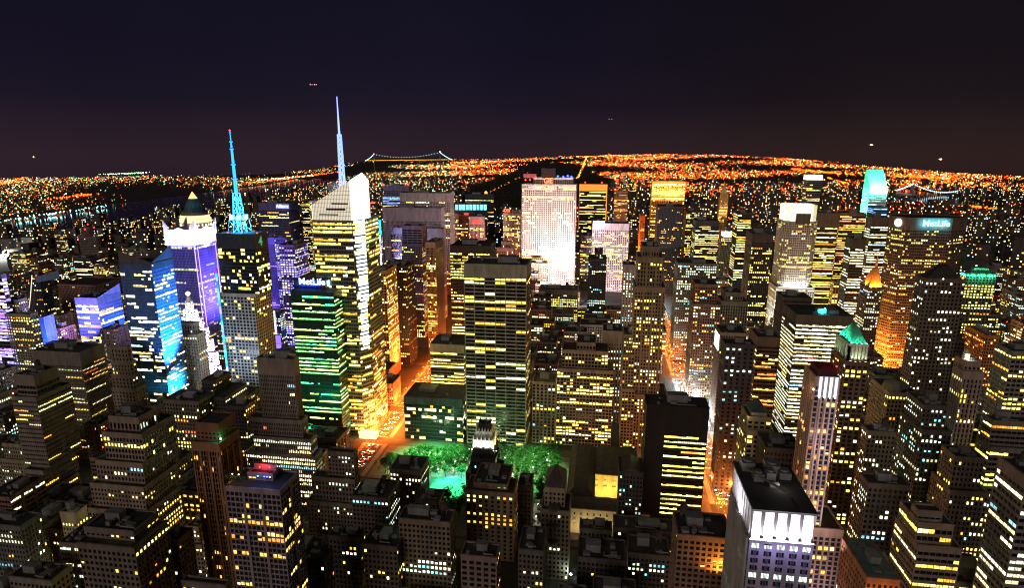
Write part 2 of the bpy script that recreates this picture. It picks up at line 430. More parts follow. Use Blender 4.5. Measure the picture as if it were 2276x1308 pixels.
def tier_px(spec, Y0, dep0):
    """(xl, xr, y[, xe or None[, dY]]) in photo pixels -> rectangle and height"""
    xl, xr, v = spec[:3]; xe = spec[3] if len(spec) > 3 else None; Y = Y0 + (spec[4] if len(spec) > 4 else 0)
    a, b = PT(xl, v, Y), PT(xr, v, Y); Z = (a[2] + b[2]) / 2
    dep = dep0
    if xe is not None:
        cx = b[0] if xe > xr else a[0]
        lo, hi = Y + 3, Y + 46
        for _ in range(40):
            m = (lo + hi) / 2; um = PX(cx, m, Z)[0]
            if (um < xe) == (xe > xr): lo = m
            else: hi = m
        dep = lo - Y
    return a[0], b[0], Y, Y + dep, Z
HB = {}
def H(key, short, label, name, specs, Y, dep=30, sty='punch', wall=(.2, .16, .13), nind=70, cat='building', roofstuff=True, seed=None, tst=None, twall=None, wr=.85, **k):
    """a surveyed building: tiers listed from the top one down"""
    rng = np.random.default_rng(seed if seed is not None else abs(hash_(key)))
    st = style(sty, **k)
    rs = [tier_px(s, Y, dep) for s in specs][::-1]
    out = []; zprev = 0
    for i, q in enumerate(rs):
        ii = len(rs) - 1 - i
        s2 = style(*tst[ii][:1], **tst[ii][1]) if tst and ii in tst else None
        w2 = wallm(twall[ii], wr) if twall and ii in twall else None
        z = max(q[4], zprev + 2); zprev = z
        out.append((rect(*q[:4]), z, s2, w2))
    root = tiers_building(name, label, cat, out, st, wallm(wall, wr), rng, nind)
    x0, x1, y0, y1, z = rs[-1]
    if roofstuff: clutter(root, x0 + 1, x1 - 1, y0 + 1, y1 - 1, out[-1][1] + .05, rng, tank=.55 if Y < 460 else .15, n=6 if Y < 460 else 2)
    HB[key] = (root, rs[-1][:4] + (out[-1][1],), rs)
    for q in rs: FOOT.append(q[:4])
    u, v, w = PX((x0 + x1) / 2, y0, z); BLD.append((short, u, v, Y))
    return root
def hash_(s):
    h = 7
    for ch in s: h = (h * 131 + ord(ch)) % 1000003
    return h
def flood(root, x0, x1, Y, z0, z1, E, col, off=14, ang=.4):
    """a row of floodlights in front of a south face, aimed up at it"""
    W = x1 - x0
    return lamp('AREA', ((x0 + x1) / 2, Y - off, z0), E * W * (z1 - z0) * 1.6, col, root, ((x0 + x1) / 2, Y, z0 + (z1 - z0) * ang), size=(W, 3))
# ================================================================== land, water, streets
def sheet(name, pts, z, mat, kind='structure'):
    b = MB(); b.add([(x, y, z) for x, y in pts], [tuple(range(len(pts)))])
    o = b.build(name, mat); o['kind'] = kind; return o
def land_z(x, y):
    """height of the land: flat island, low hills far up-town and beyond the western river"""
    r = math.hypot(x, y); az = math.degrees(math.atan2(x, y)); t = min(1, max(0, (r - 6800) / 7500)); t = t * t * (3 - 2 * t)
    A = 190 * math.exp(-((az - 6) / 17) ** 2) + 45 * math.exp(-((az + 40) / 17) ** 2) + 15
    return t * A * (.92 + .05 * math.sin(az * .5 + r * .0007) + .03 * math.sin(az * 1.3 + 1.0)) if y > 0 else 0.0
def land_reach(az): return 8300 + 9500 * math.exp(-((az - 4) / 17) ** 2) + 13000 * math.exp(-((az + 17.5) / 5.5) ** 2)
gb_ = MB()
azs = [R(a) for a in np.concatenate([np.linspace(-62, 46, 109), np.linspace(60, 285, 16)])]
rs = [0.02, .1, .25, .45, .6, .7, .8, .87, .93, .97, 1.0]
V_ = [(0, 0, 0)]
for f in rs:
    for a in azs:
        ad = math.degrees(a); ad = ad - 360 if ad > 180 else ad
        r = land_reach(ad) * f; x, y = r * math.sin(a), r * math.cos(a); V_.append((x, y, land_z(x, y)))
n_ = len(azs); F_ = [(0, 1 + (i + 1) % n_, 1 + i) for i in range(n_)]
for k in range(len(rs) - 1):
    for i in range(n_):
        j = (i + 1) % n_; F_.append((1 + k * n_ + i, 1 + k * n_ + j, 1 + (k + 1) * n_ + j, 1 + (k + 1) * n_ + i))
gb_.add(V_, F_); o = gb_.build('ground', wallm((.05, .047, .045), .95, 'city_ground', .5, .01)); o['kind'] = 'structure'
M_ASPH = wallm((.07, .066, .064), .9, 'asphalt', .4, .05)
M_WATER = glassm((.004, .006, .012), .12)
def gp(*px): return [tuple(GR(u, v)[:2]) for u, v in px]
RIV_W = gp((-160, 548), (120, 520), (300, 498), (480, 468), (640, 432), (760, 402), (880, 372), (905, 362), (860, 360), (780, 375), (660, 398), (600, 410), (420, 434), (240, 456), (0, 492), (-160, 505))
sheet('river_water', RIV_W, 0.4, M_WATER)
RIV_E = gp((1962, 412), (2060, 428), (2200, 456), (2330, 478), (2330, 494), (2200, 476), (2100, 462), (2030, 446), (1965, 425))
sheet('river_water', RIV_E, 0.4, M_WATER)
GC = [-2380, -1030, -760, -480, -230, 118, 250, 390, 540, 700, 900, 1120]     # avenue centre lines
for i, x in enumerate(GC[1:]):
    sheet('avenue_road', rect(x - 9, x + 9, 180, 2050 if -760 <= x <= 118 else 4000), 0.004 * (i % 3 + 1) + .01, M_ASPH)
ST_Y = [33.5 * 0 + 80 * k + 22 for k in range(2, 50)]
for k in range(1, 26):
    sheet('street_road', rect(-1500, 1500, 80 * k + 4, 80 * k + 16) if k != 6 else rect(118, 1500, 484, 496), 0.03 + .004 * (k % 2), M_ASPH)
sheet('park_ground', rect(-214, 104, 420, 562), .06, wallm((.12, .10, .08), .9, 'gravel_path'))
M_LAWN = wallm((.05, .14, .06), .95, 'lawn_turf', .25, .3)
lw = gp((935, 1062), (1215, 1066), (1225, 1120), (925, 1124))
sheet('lawn', lw, .12, M_LAWN)
sheet('park_terrace', gp((1180, 1080), (1248, 1076), (1245, 1200), (1178, 1200)), .10, wallm((.35, .33, .30), .9, 'stone_paving', .4, .4))
# painted lane lines and crossings of the two avenues in view
M_PAINT = wallm((.7, .7, .66), .8, 'road_paint')
b = MB()
for x in (118, -230):
    for dx in (-3.2, 0, 3.2):
        y = 360
        while y < 1400: b.box(x + dx - .1, x + dx + .1, y, y + 3, .05, .056); y += 9
    for k in range(4, 16):
        for yy in (80 * k - .5, 80 * k + 17.5):
            for i in range(12): b.box(x - 8 + i * 1.4, x - 7.4 + i * 1.4, yy, yy + 3, .05, .056)
o = b.build('road_marking', M_PAINT); o['kind'] = 'structure'
for x in (118, -230):
    for s in (-1, 1):
        b = MB()
        for k in range(3, 22): b.box(x + s * 11.4 - 2.3, x + s * 11.4 + 2.3, 80 * k + 17, 80 * k + 83, .02, .17)
        o = b.build('pavement', wallm((.22, .21, .20), .9, 'pavement_slab', .3, .6)); o['kind'] = 'structure'
# wooded park up-town (one dark mass) and its few lamps
rng = np.random.default_rng(31)
CP = gp((985, 470), (1060, 415), (1180, 372), (1285, 376), (1365, 404), (1330, 470))
def inpoly(x, y, P):
    c = False; k = len(P)
    for i in range(k):
        (xa_, ya_), (xb, yb) = P[i], P[i - 1]
        if (ya_ > y) != (yb > y) and x < (xb - xa_) * (y - ya_) / (yb - ya_) + xa_: c = not c
    return c
b = MB()
xs = [p[0] for p in CP]; ys = [p[1] for p in CP]
n = 0
while n < 2600:
    x, y = rng.uniform(min(xs), max(xs)), rng.uniform(min(ys), max(ys))
    if not inpoly(x, y, CP): continue
    r = rng.uniform(6, 13); h = rng.uniform(9, 18); n += 1
    k = 6; a0 = rng.uniform(0, 6)
    ring = lambda rr, z: [(x + rr * (.8 + .4 * rng.random()) * math.cos(a0 + 2 * math.pi * i / k), y + rr * (.8 + .4 * rng.random()) * math.sin(a0 + 2 * math.pi * i / k), z + rng.uniform(-1, 1)) for i in range(k)]
    v = ring(r * .6, h * .3) + ring(r, h * .62) + [(x, y, h)]
    b.add(v, [(i, (i + 1) % k, k + (i + 1) % k, k + i) for i in range(k)] + [(k + i, k + (i + 1) % k, 2 * k) for i in range(k)])
o = b.build('distant_woods', wallm((.03, .045, .02), .95, 'woods', .5, .1)); o['kind'] = 'stuff'

# ================================================================== park trees, lamps, street lamps, cars
def crown_mesh(seed, r=5.2, h=5.5, n=620):
    g = np.random.default_rng(seed); b = MB()
    cl = [(g.normal(0, r * .42), g.normal(0, r * .42), g.normal(0, h * .26), r * g.uniform(.28, .5)) for _ in range(15)]
    for _ in range(n):
        cx, cy, cz, cr_ = cl[g.integers(len(cl))]
        d = g.normal(size=3); d /= np.linalg.norm(d); p = np.array((cx, cy, cz)) + d * cr_ * g.uniform(.55, 1.05)
        a = g.normal(size=3); a /= np.linalg.norm(a); c = np.cross(a, d + .3 * g.normal(size=3)); c /= np.linalg.norm(c)
        s = g.uniform(.32, .75)
        b.add([p - a * s, p + c * s * .55, p + a * s, p - c * s * .55], [(0, 1, 2, 3)])
    return b
M_LEAF = wallm((.045, .12, .028), .8, 'leaf', .45, .5)
M_BARK = wallm((.09, .07, .055), .9, 'bark')
CRM = [crown_mesh(s).mesh('crown', M_LEAF) for s in range(6)]
tb = MB(); tb.tube((0, 0, 0), (0.1, 0, 5.5), .32, 7, .2)
for a in range(4): tb.tube((.08, 0, 4.6), (1.9 * math.cos(a * 1.6), 1.9 * math.sin(a * 1.6), 8.2), .16, 5, .05)
TRM = tb.mesh('trunk', M_BARK)
rng = np.random.default_rng(5)
rows = []
P_TREE = [gp((838, 1046), (900, 1018), (1030, 1006), (1248, 1010), (1246, 1080), (1130, 1076), (1000, 1062), (860, 1062)), gp((930, 1098), (992, 1096), (1000, 1122), (1036, 1118), (1036, 1162), (980, 1162), (930, 1122)), gp((1185, 1084), (1240, 1080), (1238, 1200), (1205, 1200))]
def scatter(P, d, g):
    xs = [p[0] for p in P]; ys = [p[1] for p in P]; y = min(ys); out = []
    while y < max(ys):
        x = min(xs)
        while x < max(xs):
            q = (x + g.uniform(-1.6, 1.6), y + g.uniform(-1.6, 1.6))
            if inpoly(*q, P): out.append(q)
            x += d
        y += d
    return out
WHERE = ['in the lamplit grove between the avenue and the lawn', 'in the green lit clump on the near side of the lawn', 'over the paved terrace beside the library']
TREES = []
TSKIP = set(q for a_, b_ in [(3,5),(10,13),(22,22),(28,31),(37,37),(49,50),(66,68),(83,85),(97,99),(108,109),(120,121),(124,124),(128,130),(134,136),(139,142),(144,144),(146,146),(148,148),(150,150),(153,153),(156,156),(159,159),(161,162),(165,165)] for q in range(a_, b_ + 1))
#TSKIP#
CSKIP = set(q for a_, b_ in [(1,7),(11,20),(23,30),(34,35),(37,45),(47,53),(56,57),(60,64),(67,74),(76,79),(82,87),(90,91),(99,101),(103,104),(106,106),(116,120),(123,124),(132,135),(138,140),(150,154),(156,158)] for q in range(a_, b_ + 1))
#CSKIP#
n_tree = n_car = 0
for pi, P in enumerate(P_TREE):
    for x, y in scatter(P, 8.6 if pi == 0 else 7.4, rng):
        n_tree += 1; s, hs, rz_, ci = rng.uniform(.85, 1.2), rng.uniform(.95, 1.2), rng.uniform(0, 6.28), rng.integers(6)
        if n_tree in TSKIP: continue
        t = empty('park_tree', (x, y, .1), ('leafy green park tree ' + WHERE[pi]), 'tree', 'park trees ' + WHERE[pi])
        t.scale = (s, s, s * hs); t.rotation_euler = (0, 0, rz_); t['serial'] = n_tree
        c = bpy.data.objects.new('crown', CRM[ci]); COL.objects.link(c); c.parent = t; c.location = (0, 0, 8.2)
        k = bpy.data.objects.new('trunk', TRM); COL.objects.link(k); k.parent = t
        TREES.append((x, y, s))
# lamps: post, globe
pb = MB(); pb.cyl(0, 0, 0, .5, .22, .14, 8); pb.cyl(0, 0, .5, 4.2, .08, .06, 8); PLP = pb.mesh('post', M_METAL)
gb = MB(); gb.cyl(0, 0, -.35, .0, .28, .42, 8); gb.cyl(0, 0, 0, .4, .42, .2, 8); PLG = gb.mesh('lamp_globe', emit((1.0, .9, .62), 9))
def park_lamp(x, y, power, col, label, group, h=4.2):
    t = empty('park_lamp', (x, y, .1), label, 'lamp', group)
    p = bpy.data.objects.new('post', PLP); COL.objects.link(p); p.parent = t
    g = bpy.data.objects.new('lamp_globe', PLG); COL.objects.link(g); g.parent = t; g.location = (0, 0, 4.4); g.scale = (1.3, 1.3, 1.3)
    if power: lamp('POINT', (x, y, 5.6), power, col, t, rad=.5)
rng = np.random.default_rng(77)
free = scatter(P_TREE[0], 15, rng)
for i, (x, y) in enumerate(free):
    park_lamp(x, y, 4200, (.55, 1.0, .45), 'white park lamp glinting through the leafy grove', 'lamps of the leafy grove')
for i, (u, v) in enumerate(((1183, 1092), (1203, 1086), (1200, 1104), (1196, 1132), (1192, 1160), (1236, 1110))):
    x, y, _ = GR(u, v); park_lamp(x, y, 700, (1, .95, .8), 'white lamp on the paved terrace beside the library', 'lamps of the paved terrace')
# lawn floodlight and added grove fill spot sit at the roof edge of the wide grid slab
lamp('SPOT', tuple(PT(1100, 588, 574)), 2.2e7, (.10, 1.0, .50), None, tuple(GR(1000, 1086)), angle=11, rad=1.5, blend=.5, name='lawn_floodlight')
lamp('SPOT', tuple(PT(1060, 588, 574)), 1e7, (.14, 1.0, .28), None, (*GR(960, 1020)[:2], 8), angle=26, rad=1.5, blend=.8, name='grove_fill_spot')
lamp('AREA', (*GR(1010, 1068)[:2], 7), 12000, (.0, .75, 1.0), None, (*GR(1010, 1064)[:2], 0), size=(40, 1.5), name='stage_floodlight')

sb = MB(); sb.cyl(0, 0, 0, .8, .25, .16, 8); sb.cyl(0, 0, .8, 9, .11, .08, 8); sb.tube((0, 0, 9), (1.9, 0, 9.5), .07, 6); SLP = sb.mesh('pole', M_METAL)
hb = MB(); hb.box(1.5, 2.7, -.22, .22, 9.32, 9.5); SLH = hb.mesh('lamp_head', M_METAL)
lb = MB(); lb.box(1.55, 2.65, -.35, .35, 9.16, 9.32); 
SLL = {}
def street_lamp(x, y, rz, power, col, label, group, gl=45):
    t = empty('street_lamp', (x, y, .17), label, 'street lamp', group); t.rotation_euler = (0, 0, rz)
    k = (tuple(col), gl)
    if k not in SLL: SLL[k] = lb.mesh('lamp_glass', emit(col, gl))
    for nm, me in (('pole', SLP), ('lamp_head', SLH), ('lamp_glass', SLL[k])):
        o = bpy.data.objects.new(nm, me); COL.objects.link(o); o.parent = t
    if power:
        d = bpy.data.lights.new('street_lamp_light', 'POINT'); d.energy = power; d.color = col; d.shadow_soft_size = .6
        o = bpy.data.objects.new('street_lamp_light', d); COL.objects.link(o); o.parent = t; o.location = (2.1, 0, 8.6)
    return t
for k in range(9, 40):       # orange lit avenue on the west
    for s in (-1, 1):
        y = 330 + k * 26 + (13 if s > 0 else 0)
        if y > 1250: continue
        street_lamp(-230 + s * 10.5, y, 0 if s < 0 else math.pi, 48000 if y < 800 else 26000, (1.0, .15, .014), 'orange street lamp along the western avenue beside the park', 'street lamps of the western avenue')
for k in range(0, 46):
    for s in (-1, 1):
        y = 400 + k * 26 + (13 if s > 0 else 0)
        c = (1.0, .26, .04) if (y // 160) % 3 != 1 else (.75, .95, 1.0)
        street_lamp(118 + s * 10.5, y, 0 if s < 0 else math.pi, (24000 if y < 1000 else 18000), c, 'street lamp on the long eastern avenue with the traffic' if c[2] < .5 else 'bluish white street lamp on the long eastern avenue with the traffic', 'street lamps of the eastern avenue' if c[2] < .5 else 'white lamps of the eastern avenue')
# cars
prof = [(-2.3, .35), (2.3, .35), (2.3, .75), (1.45, .95), (.75, 1.42), (-1.05, 1.42), (-1.75, .98), (-2.3, .9)]
def car_mesh(c):
    b = MB(); k = len(prof)
    for (h0, h1) in ((-.88, .88),):
        b.add([(h0 * (.86 if z > 1.2 else 1), y, z) for y, z in prof] + [(h1 * (.86 if z > 1.2 else 1), y, z) for y, z in prof],
              [tuple(range(k)), tuple(range(2 * k - 1, k - 1, -1))] + [(i, k + i, k + (i + 1) % k, (i + 1) % k) for i in range(k)])
    return b.mesh('body', wallm(c, .35, 'car_paint', .1))
CARM = [car_mesh(c) for c in ((.65, .42, .03), (.5, .5, .5), (.05, .05, .06), (.3, .04, .03))]
CARN = ['yellow taxi', 'silver car', 'black car', 'red car']
wbm = MB()
for sx_ in (-.82, .82):
    for sy_ in (-1.4, 1.45): wbm.tube((sx_ - .1, sy_, .34), (sx_ + .1, sy_, .34), .34, 10)
wsm = MB(); wsm.add([(-.74, .8, 1.39), (.74, .8, 1.39), (.8, 1.4, .99), (-.8, 1.4, .99)], [(0, 1, 2, 3)]); wsm.add([(-.74, -1.1, 1.39), (.74, -1.1, 1.39), (.8, -1.72, 1.0), (-.8, -1.72, 1.0)], [(0, 1, 2, 3)])
WSM = wsm.mesh('window_glazing', glassm())
hm = MB(); hm.box(-.22, .22, -.05, .05, -.14, .14)
HLM = hm.mesh('headlight', emit((1.0, .95, .8), 60)); TLM = hm.mesh('taillight', emit((1.0, .05, .02), 34))
wone = MB(); wone.tube((-.1, 0, 0), (.1, 0, 0), .34, 10); WHM = wone.mesh('wheel', wallm((.02, .02, .02), .9))
def car(x, y, rz, k, label, group):
    global n_car
    n_car += 1
    if n_car in CSKIP: return
    t = empty('car', (x, y, .06), label, 'car', group); t['serial'] = n_car; t.rotation_euler = (0, 0, rz)
    def add(nm, me, loc=(0, 0, 0)):
        o = bpy.data.objects.new(nm, me); COL.objects.link(o); o.parent = t; o.location = loc
    add('body', CARM[k]); add('window_glazing', WSM, (0, 0, .012))
    for s in (-.62, .62): add('headlight', HLM, (s, 2.3, .68)); add('taillight', TLM, (s, -2.3, .78))
    for a in (-.82, .82):
        for c in (-1.4, 1.45): add('wheel', WHM, (a, c, .34))
rng = np.random.default_rng(8)
for lane, xx in enumerate((-4.8, -1.6, 1.6, 4.8)):
    y = 392 + rng.uniform(0, 6)
    while y < 900:
        if not any(80 * k - 3 < y < 80 * k + 22 for k in range(4, 13)) and rng.random() < (.85 if y < 560 else .7):
            k = rng.choice(4, p=[.5, .2, .25, .05]); back = lane < 2
            car(118 + xx, y, 0 if back else math.pi, k, CARN[k] + (' showing red tail lights' if back else ' with white headlights on') + ' in the eastern avenue traffic', CARN[k] + (' heading away' if back else ' coming nearer') + ' on the eastern avenue')
        y += rng.uniform(6.5, 11) if y < 540 else rng.uniform(9, 20)
for lane, xx in enumerate((-4.8, -1.6, 1.6, 4.8)):
    y = 480 + rng.uniform(0, 10)
    while y < 820:
        if not any(80 * k - 3 < y < 80 * k + 22 for k in range(4, 13)):
            k = rng.choice(4, p=[.55, .2, .2, .05])
            car(-230 + xx, y, 0, k, CARN[k] + ' heading away on the orange lit western avenue', CARN[k] + ' on the western avenue')
        y += rng.uniform(9, 17)
# ================================================================== the named buildings
BR, TAN, GRY, DRK, PALE, BRK = (.17, .13, .10), (.30, .24, .17), (.17, .16, .15), (.06, .055, .055), (.42, .36, .30), (.22, .09, .055)
# ---- west side, near
H('L1', 'the dark block cut by the frame corner', 'dark masonry block with rows of yellow windows at the bottom left corner', 'office_block',
  [(-70, 43, 1168, 92)], 300, sty='punch', wall=GRY, p=.2, full=.08, bay=2.4, pw=1.1, nind=100)
H('L2', 'the banded stepped tower', 'stepped tower ringed by pale spandrel bands with a blank boxy penthouse on top', 'office_tower',
  [(32, 75, 836, 128, 4), (25, 80, 885, 157), (54, 95, 1048, 170, -6), (62, 104, 1094, 176, -10)], 400, sty='band', wall=(.24, .20, .17), sp=2.7, nind=100,
  tst={0: ('band', dict(top=14, p=.02, full=0)), 1: ('band', dict(p=.1, full=.16, bay=1.9, pw=.5, sp=2.6, run=5)), 2: ('band', dict(p=.14, full=.25, bay=1.9, pw=.5, sp=2.6, run=5)), 3: ('band', dict(p=.16, full=.22, bay=1.9, pw=.5, sp=2.5, run=5))}, bay=1.9, pw=.5)
H('L3', 'the finely ribbed dark slab', 'dark finely ribbed slab with tall blank top and orange lit storeys', 'office_tower',
  [(71, 176, 784, 231)], 480, sty='fine', wall=(.22, .18, .165), sp=2.2, full=.12, p=.05, top=13, pal='warm', nind=100, lit=[(.93, .99, .55), (.86, .9, .9)])
H('L4', 'the yellow hotel', 'pale hotel with many small yellow windows and a curved stepped roof', 'hotel',
  [(14, 40, 668, 60, 8), (10, 66, 700, 84)], 578, sty='big', wall=(.34, .33, .25), p=.45, pal='yel', bay=3.2, fl=3.3, nind=100)
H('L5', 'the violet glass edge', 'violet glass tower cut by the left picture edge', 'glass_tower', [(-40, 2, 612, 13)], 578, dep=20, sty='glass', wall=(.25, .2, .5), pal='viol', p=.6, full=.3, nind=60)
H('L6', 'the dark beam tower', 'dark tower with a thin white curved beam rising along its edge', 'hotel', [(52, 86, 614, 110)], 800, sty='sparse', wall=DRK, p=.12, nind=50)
H('L7', 'the slant-topped blue block', 'low glass tower with blue lit side and slanted pale top', 'glass_tower', [(165, 215, 664, 268)], 680, sty='glass', wall=(.2, .24, .3), p=.3, full=.2, pal='yel', top=9, glass=(.06, .12, .24), nind=100)  # blue glass tone stands in for reflected neon
H('L8', 'the big blue-sided tower', 'tall glass tower with dark front and vivid blue side face', 'glass_tower', [(264, 335, 588, 384)], 560, sty='glass', wall=(.09, .10, .11), p=.24, full=.12, pal='white', top=6, glass=(.10, .18, .36), sp=1.3, bay=2.6, nind=100)  # glass base brightened to blue in place of neon reflections
H('L9', 'the stepped brown tower', 'narrow brown tower stepping down on its east side in violet light', 'office_tower',
  [(245, 282, 772, 289), (246, 287, 806, 302), (247, 293, 836, 313), (248, 299, 866, 326)], 500, sty='punch', wall=(.27, .2, .17), p=.06, bay=3.6, pw=2.2, pal='warm', nind=60)
H('L10', 'the plain tan tower', 'plain tan tower with few lit windows before the dazzling stepped tower', 'office_tower', [(396, 432, 720, 442, 4), (392, 437, 745, 456)], 600, sty='sparse', wall=(.52, .41, .29), bay=3.4, pw=2.2, p=.02, nind=20)
H('L13', 'the low tan rows', 'low brown block with two full rows of yellow windows', 'office_block', [(362, 440, 893, 478)], 470, dep=24, sty='big', wall=BR, bay=3, lit=[(.35, .55, .85), (.2, .3, .6), (.75, .85, .4)], p=.1, nind=100)
H('L14', 'the roof-huddled dark block', 'dark block topped by huddled penthouses beside the tan tower', 'office_block', [(448, 478, 848, 512, 8), (444, 500, 884, 548)], 490, sty='sparse', wall=DRK, nind=40)
H('L14b', 'the squat dark loft', 'squat dark loft with a lit corner row before the dark ribbed stepped tower', 'loft_building', [(502, 545, 905, 566)], 470, sty='punch', wall=DRK, p=.1, nind=30)
H('L15', 'the stone ziggurat', 'broad stone ziggurat of many setbacks with bands of yellow lit windows', 'office_tower',
  [(240, 308, 930, 352, 9), (228, 314, 966, 388, 4), (212, 316, 1030, 392), (200, 318, 1082, 398, -5), (196, 322, 1138, 400, -9)], 330, sty='punch', wall=(.30, .22, .18), bay=2.5, pw=1.25, fl=3.6, sp=1.5, p=.1, nind=100, sp_=0,
  tst={0: ('pier', dict(p=.15, full=0, top=4, pal='cool')), 1: ('band', dict(p=.07, full=.22, bay=2.5, pw=.9, sp=1.5, pal='yel')), 2: ('punch', dict(bay=2.5, pw=1.2, p=.08, pal='cool')), 3: ('punch', dict(bay=2.5, pw=1.2, p=.18, full=.1, pal='org')), 4: ('punch', dict(bay=2.5, pw=1.1, p=.3, full=.45, pal='yel'))})
H('L16', 'the brown pier tower', 'slim brown tower of thin piers with a green lamp on its brick penthouse', 'apartment_tower',
  [(434, 486, 944, 522, 4), (424, 487, 988, 531)], 310, sty='pier', wall=(.30, .15, .09), bay=2.0, pw=.55, sp=1.0, major=(3, 1.5), p=.13, full=.02, run=1.5, pal='org', nind=100,
  tst={0: ('sparse', dict(top=30, p=0, full=0))}, twall={0: BRK}, roofstuff=False)
H('L17', 'the terrace tower', 'grey violet apartment tower with blue lit roof terrace and red lit penthouse', 'apartment_tower',
  [(550, 606, 1056, 618, 9), (500, 622, 1090, 664)], 250, sty='big', wall=(.32, .24, .26), bay=2.4, pw=.5, fl=3.1, sp=.9, major=(4, 1.5), p=.12, run=1.6, pal='org', nind=100, top=2.0, glass=(.02, .02, .04), roofstuff=False)
H('L18', 'the dark ribbed stepped tower', 'dark ribbed tower rising from stepped bases with white lit bands', 'office_tower',
  [(570, 652, 800, 664, 10), (552, 670, 934, 684, 6), (562, 690, 976, 704, 2), (546, 700, 1012, 716)], 430, sty='fine', wall=(.26, .21, .19), nind=100, bay=1.7, top=8,
  tst={0: ('fine', dict(p=.02, full=0, top=14, lit=[(.86, .88, .9), (.81, .84, .92), (.70, .72, .7), (.6, .62, .5)])), 1: ('fine', dict(top=3, p=.1, full=.1)), 2: ('fine', dict(top=2, p=.2, full=.5, pal='white')), 3: ('fine', dict(top=2, p=.25, full=.5, pal='white', lit=[(.84, 1, .96)]))})
H('L19', 'the green glass tower', 'green tinted glass tower with a blue lit roof sign and rows of bright offices', 'glass_tower',
  [(652, 716, 626, 756, 6), (645, 741, 650, 790)], 560, sty='band', wall=(.03, .06, .055), pal='green', p=.5, full=.3, sp=1.9, pw=.25, bay=2.4, run=4, top=4, glass=(.012, .085, .065), nind=100, roofstuff=False, wr=.35,
  tst={0: ('band', dict(top=40, p=0, full=0))}, dark=[(.42, .47)], lit=[(.0, .2, .12)])
H('L21', 'the gold pier tower', 'narrow tower of gold lit stone piers beside the crystal tower', 'office_tower', [(827, 857, 603, 881)], 740, sty='pier', wall=(.42, .28, .12), bay=3.4, pw=1.3, rel=.25, sprel=.1, p=.3, full=.2, pal='yel', nind=100, top=4)
H('L22', 'the thin dark blue slab', 'thin near-black slab flecked with single yellow windows', 'office_tower', [(878, 903, 592, 921)], 800, sty='sparse', wall=(.03, .03, .045), p=.16, nind=60, bay=2.6)
H('L22b', 'the set-back brown slab', 'brown slab with slanting lit side behind the gold pier tower', 'office_tower', [(858, 888, 585, 900)], 860, sty='pier', wall=BR, p=.15, pal='org', nind=40)
H('L23', 'the violet-capped slim tower', 'slim dark tower with a violet lit flat cap and rows of pale windows', 'office_tower', [(893, 938, 503, 949, 6), (893, 938, 545, 951)], 930, sty='punch', wall=(.13, .11, .16), p=.3, pal='yel', run=3, nind=80,
  tst={0: ('grid', dict(p=.02, full=0, top=6))}, twall={0: (.30, .26, .42)})
H('L24', 'the dark-topped pier slab', 'dark-topped slab of white vertical piers west of the wide grid slab', 'office_tower', [(945, 968, 540, 989)], 860, sty='pier', wall=(.24, .20, .19), p=.3, full=.2, pal='yel', bay=2, pw=.7, nind=80, top=8)
H('L25', 'the wide pale front slab', 'wide pale slab of fine ribs with a few lit storeys on the avenue', 'office_tower', [(850, 980, 463, 988)], 1150, sty='fine', wall=(.30, .25, .29), bay=2.6, pw=1.2, p=.10, full=.14, top=26, pal='yel', gain=.9, nind=100)
H('L26', 'the pale-ended tall slab', 'tall slab with dark front and a pale blank east end', 'office_tower', [(888, 999, 430, 1009)], 1240, sty='fine', wall=(.32, .26, .27), bay=3.4, pw=1.2, p=.14, full=.12, top=18, pal='yel', nind=80)
H('L27', 'the lilac box-topped slab', 'slab topped by a ribbed lilac plant box behind the wide pale slab', 'office_tower', [(852, 908, 414, 912, 5), (850, 910, 436)], 1350, dep=40, sty='band', wall=(.24, .22, .36), p=.5, pal='blue', nind=50, tst={0: ('fine', dict(p=0, full=0, top=30, bay=4))})
H('L28', 'the small grey-topped slab', 'small slab with flat grey top in front of the wide pale slab', 'office_tower', [(868, 900, 507, 906)], 1050, dep=30, sty='fine', wall=(.25, .22, .27), p=.12, full=.2, pal='yel', nind=50, bay=2.6)
H('L29', 'the second grey-topped slab', 'grey-topped slab with one orange lit storey east of the violet-capped tower', 'office_tower', [(943, 984, 509, 990)], 1050, sty='fine', wall=(.27, .23, .22), p=.1, full=.18, pal='yel', nind=50, top=22, bay=2.6)
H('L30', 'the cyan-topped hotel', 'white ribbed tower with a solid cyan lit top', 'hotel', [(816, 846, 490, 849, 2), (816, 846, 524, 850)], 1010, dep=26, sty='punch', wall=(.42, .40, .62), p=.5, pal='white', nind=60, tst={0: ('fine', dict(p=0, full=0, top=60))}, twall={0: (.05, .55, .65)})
H('L31', 'the cyan crown slab', 'dark slab crowned by a row of glowing cyan panels', 'office_tower', [(1012, 1082, 455, 1085)], 1500, sty='fine', wall=(.16, .10, .12), p=.15, pal='warm', nind=40, bay=4)
H('L32', 'the teal distant slab', 'dark teal slab with fine vertical blue lines behind the cyan crown', 'office_tower', [(1034, 1097, 433, 1100)], 1680, sty='fine', wall=(.05, .09, .13), p=.05, bay=4, nind=30)
H('L33', 'the pale fin tower', 'small pale finned tower between the tall pale-ended slab and the red-signed block', 'office_tower', [(1011, 1040, 477, 1042)], 1330, sty='pier', wall=(.34, .24, .22), p=.2, pal='yel', nind=40)
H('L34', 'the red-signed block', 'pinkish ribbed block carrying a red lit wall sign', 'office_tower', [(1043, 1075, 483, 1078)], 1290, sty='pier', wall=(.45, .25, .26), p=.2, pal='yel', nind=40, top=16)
H('L35', 'the red roof sign tower', 'grey finned tower with red letters standing on its roof', 'hotel', [(1118, 1157, 475, 1160)], 1290, sty='pier', wall=(.32, .26, .25), p=.4, full=.1, pal='yel', nind=70)
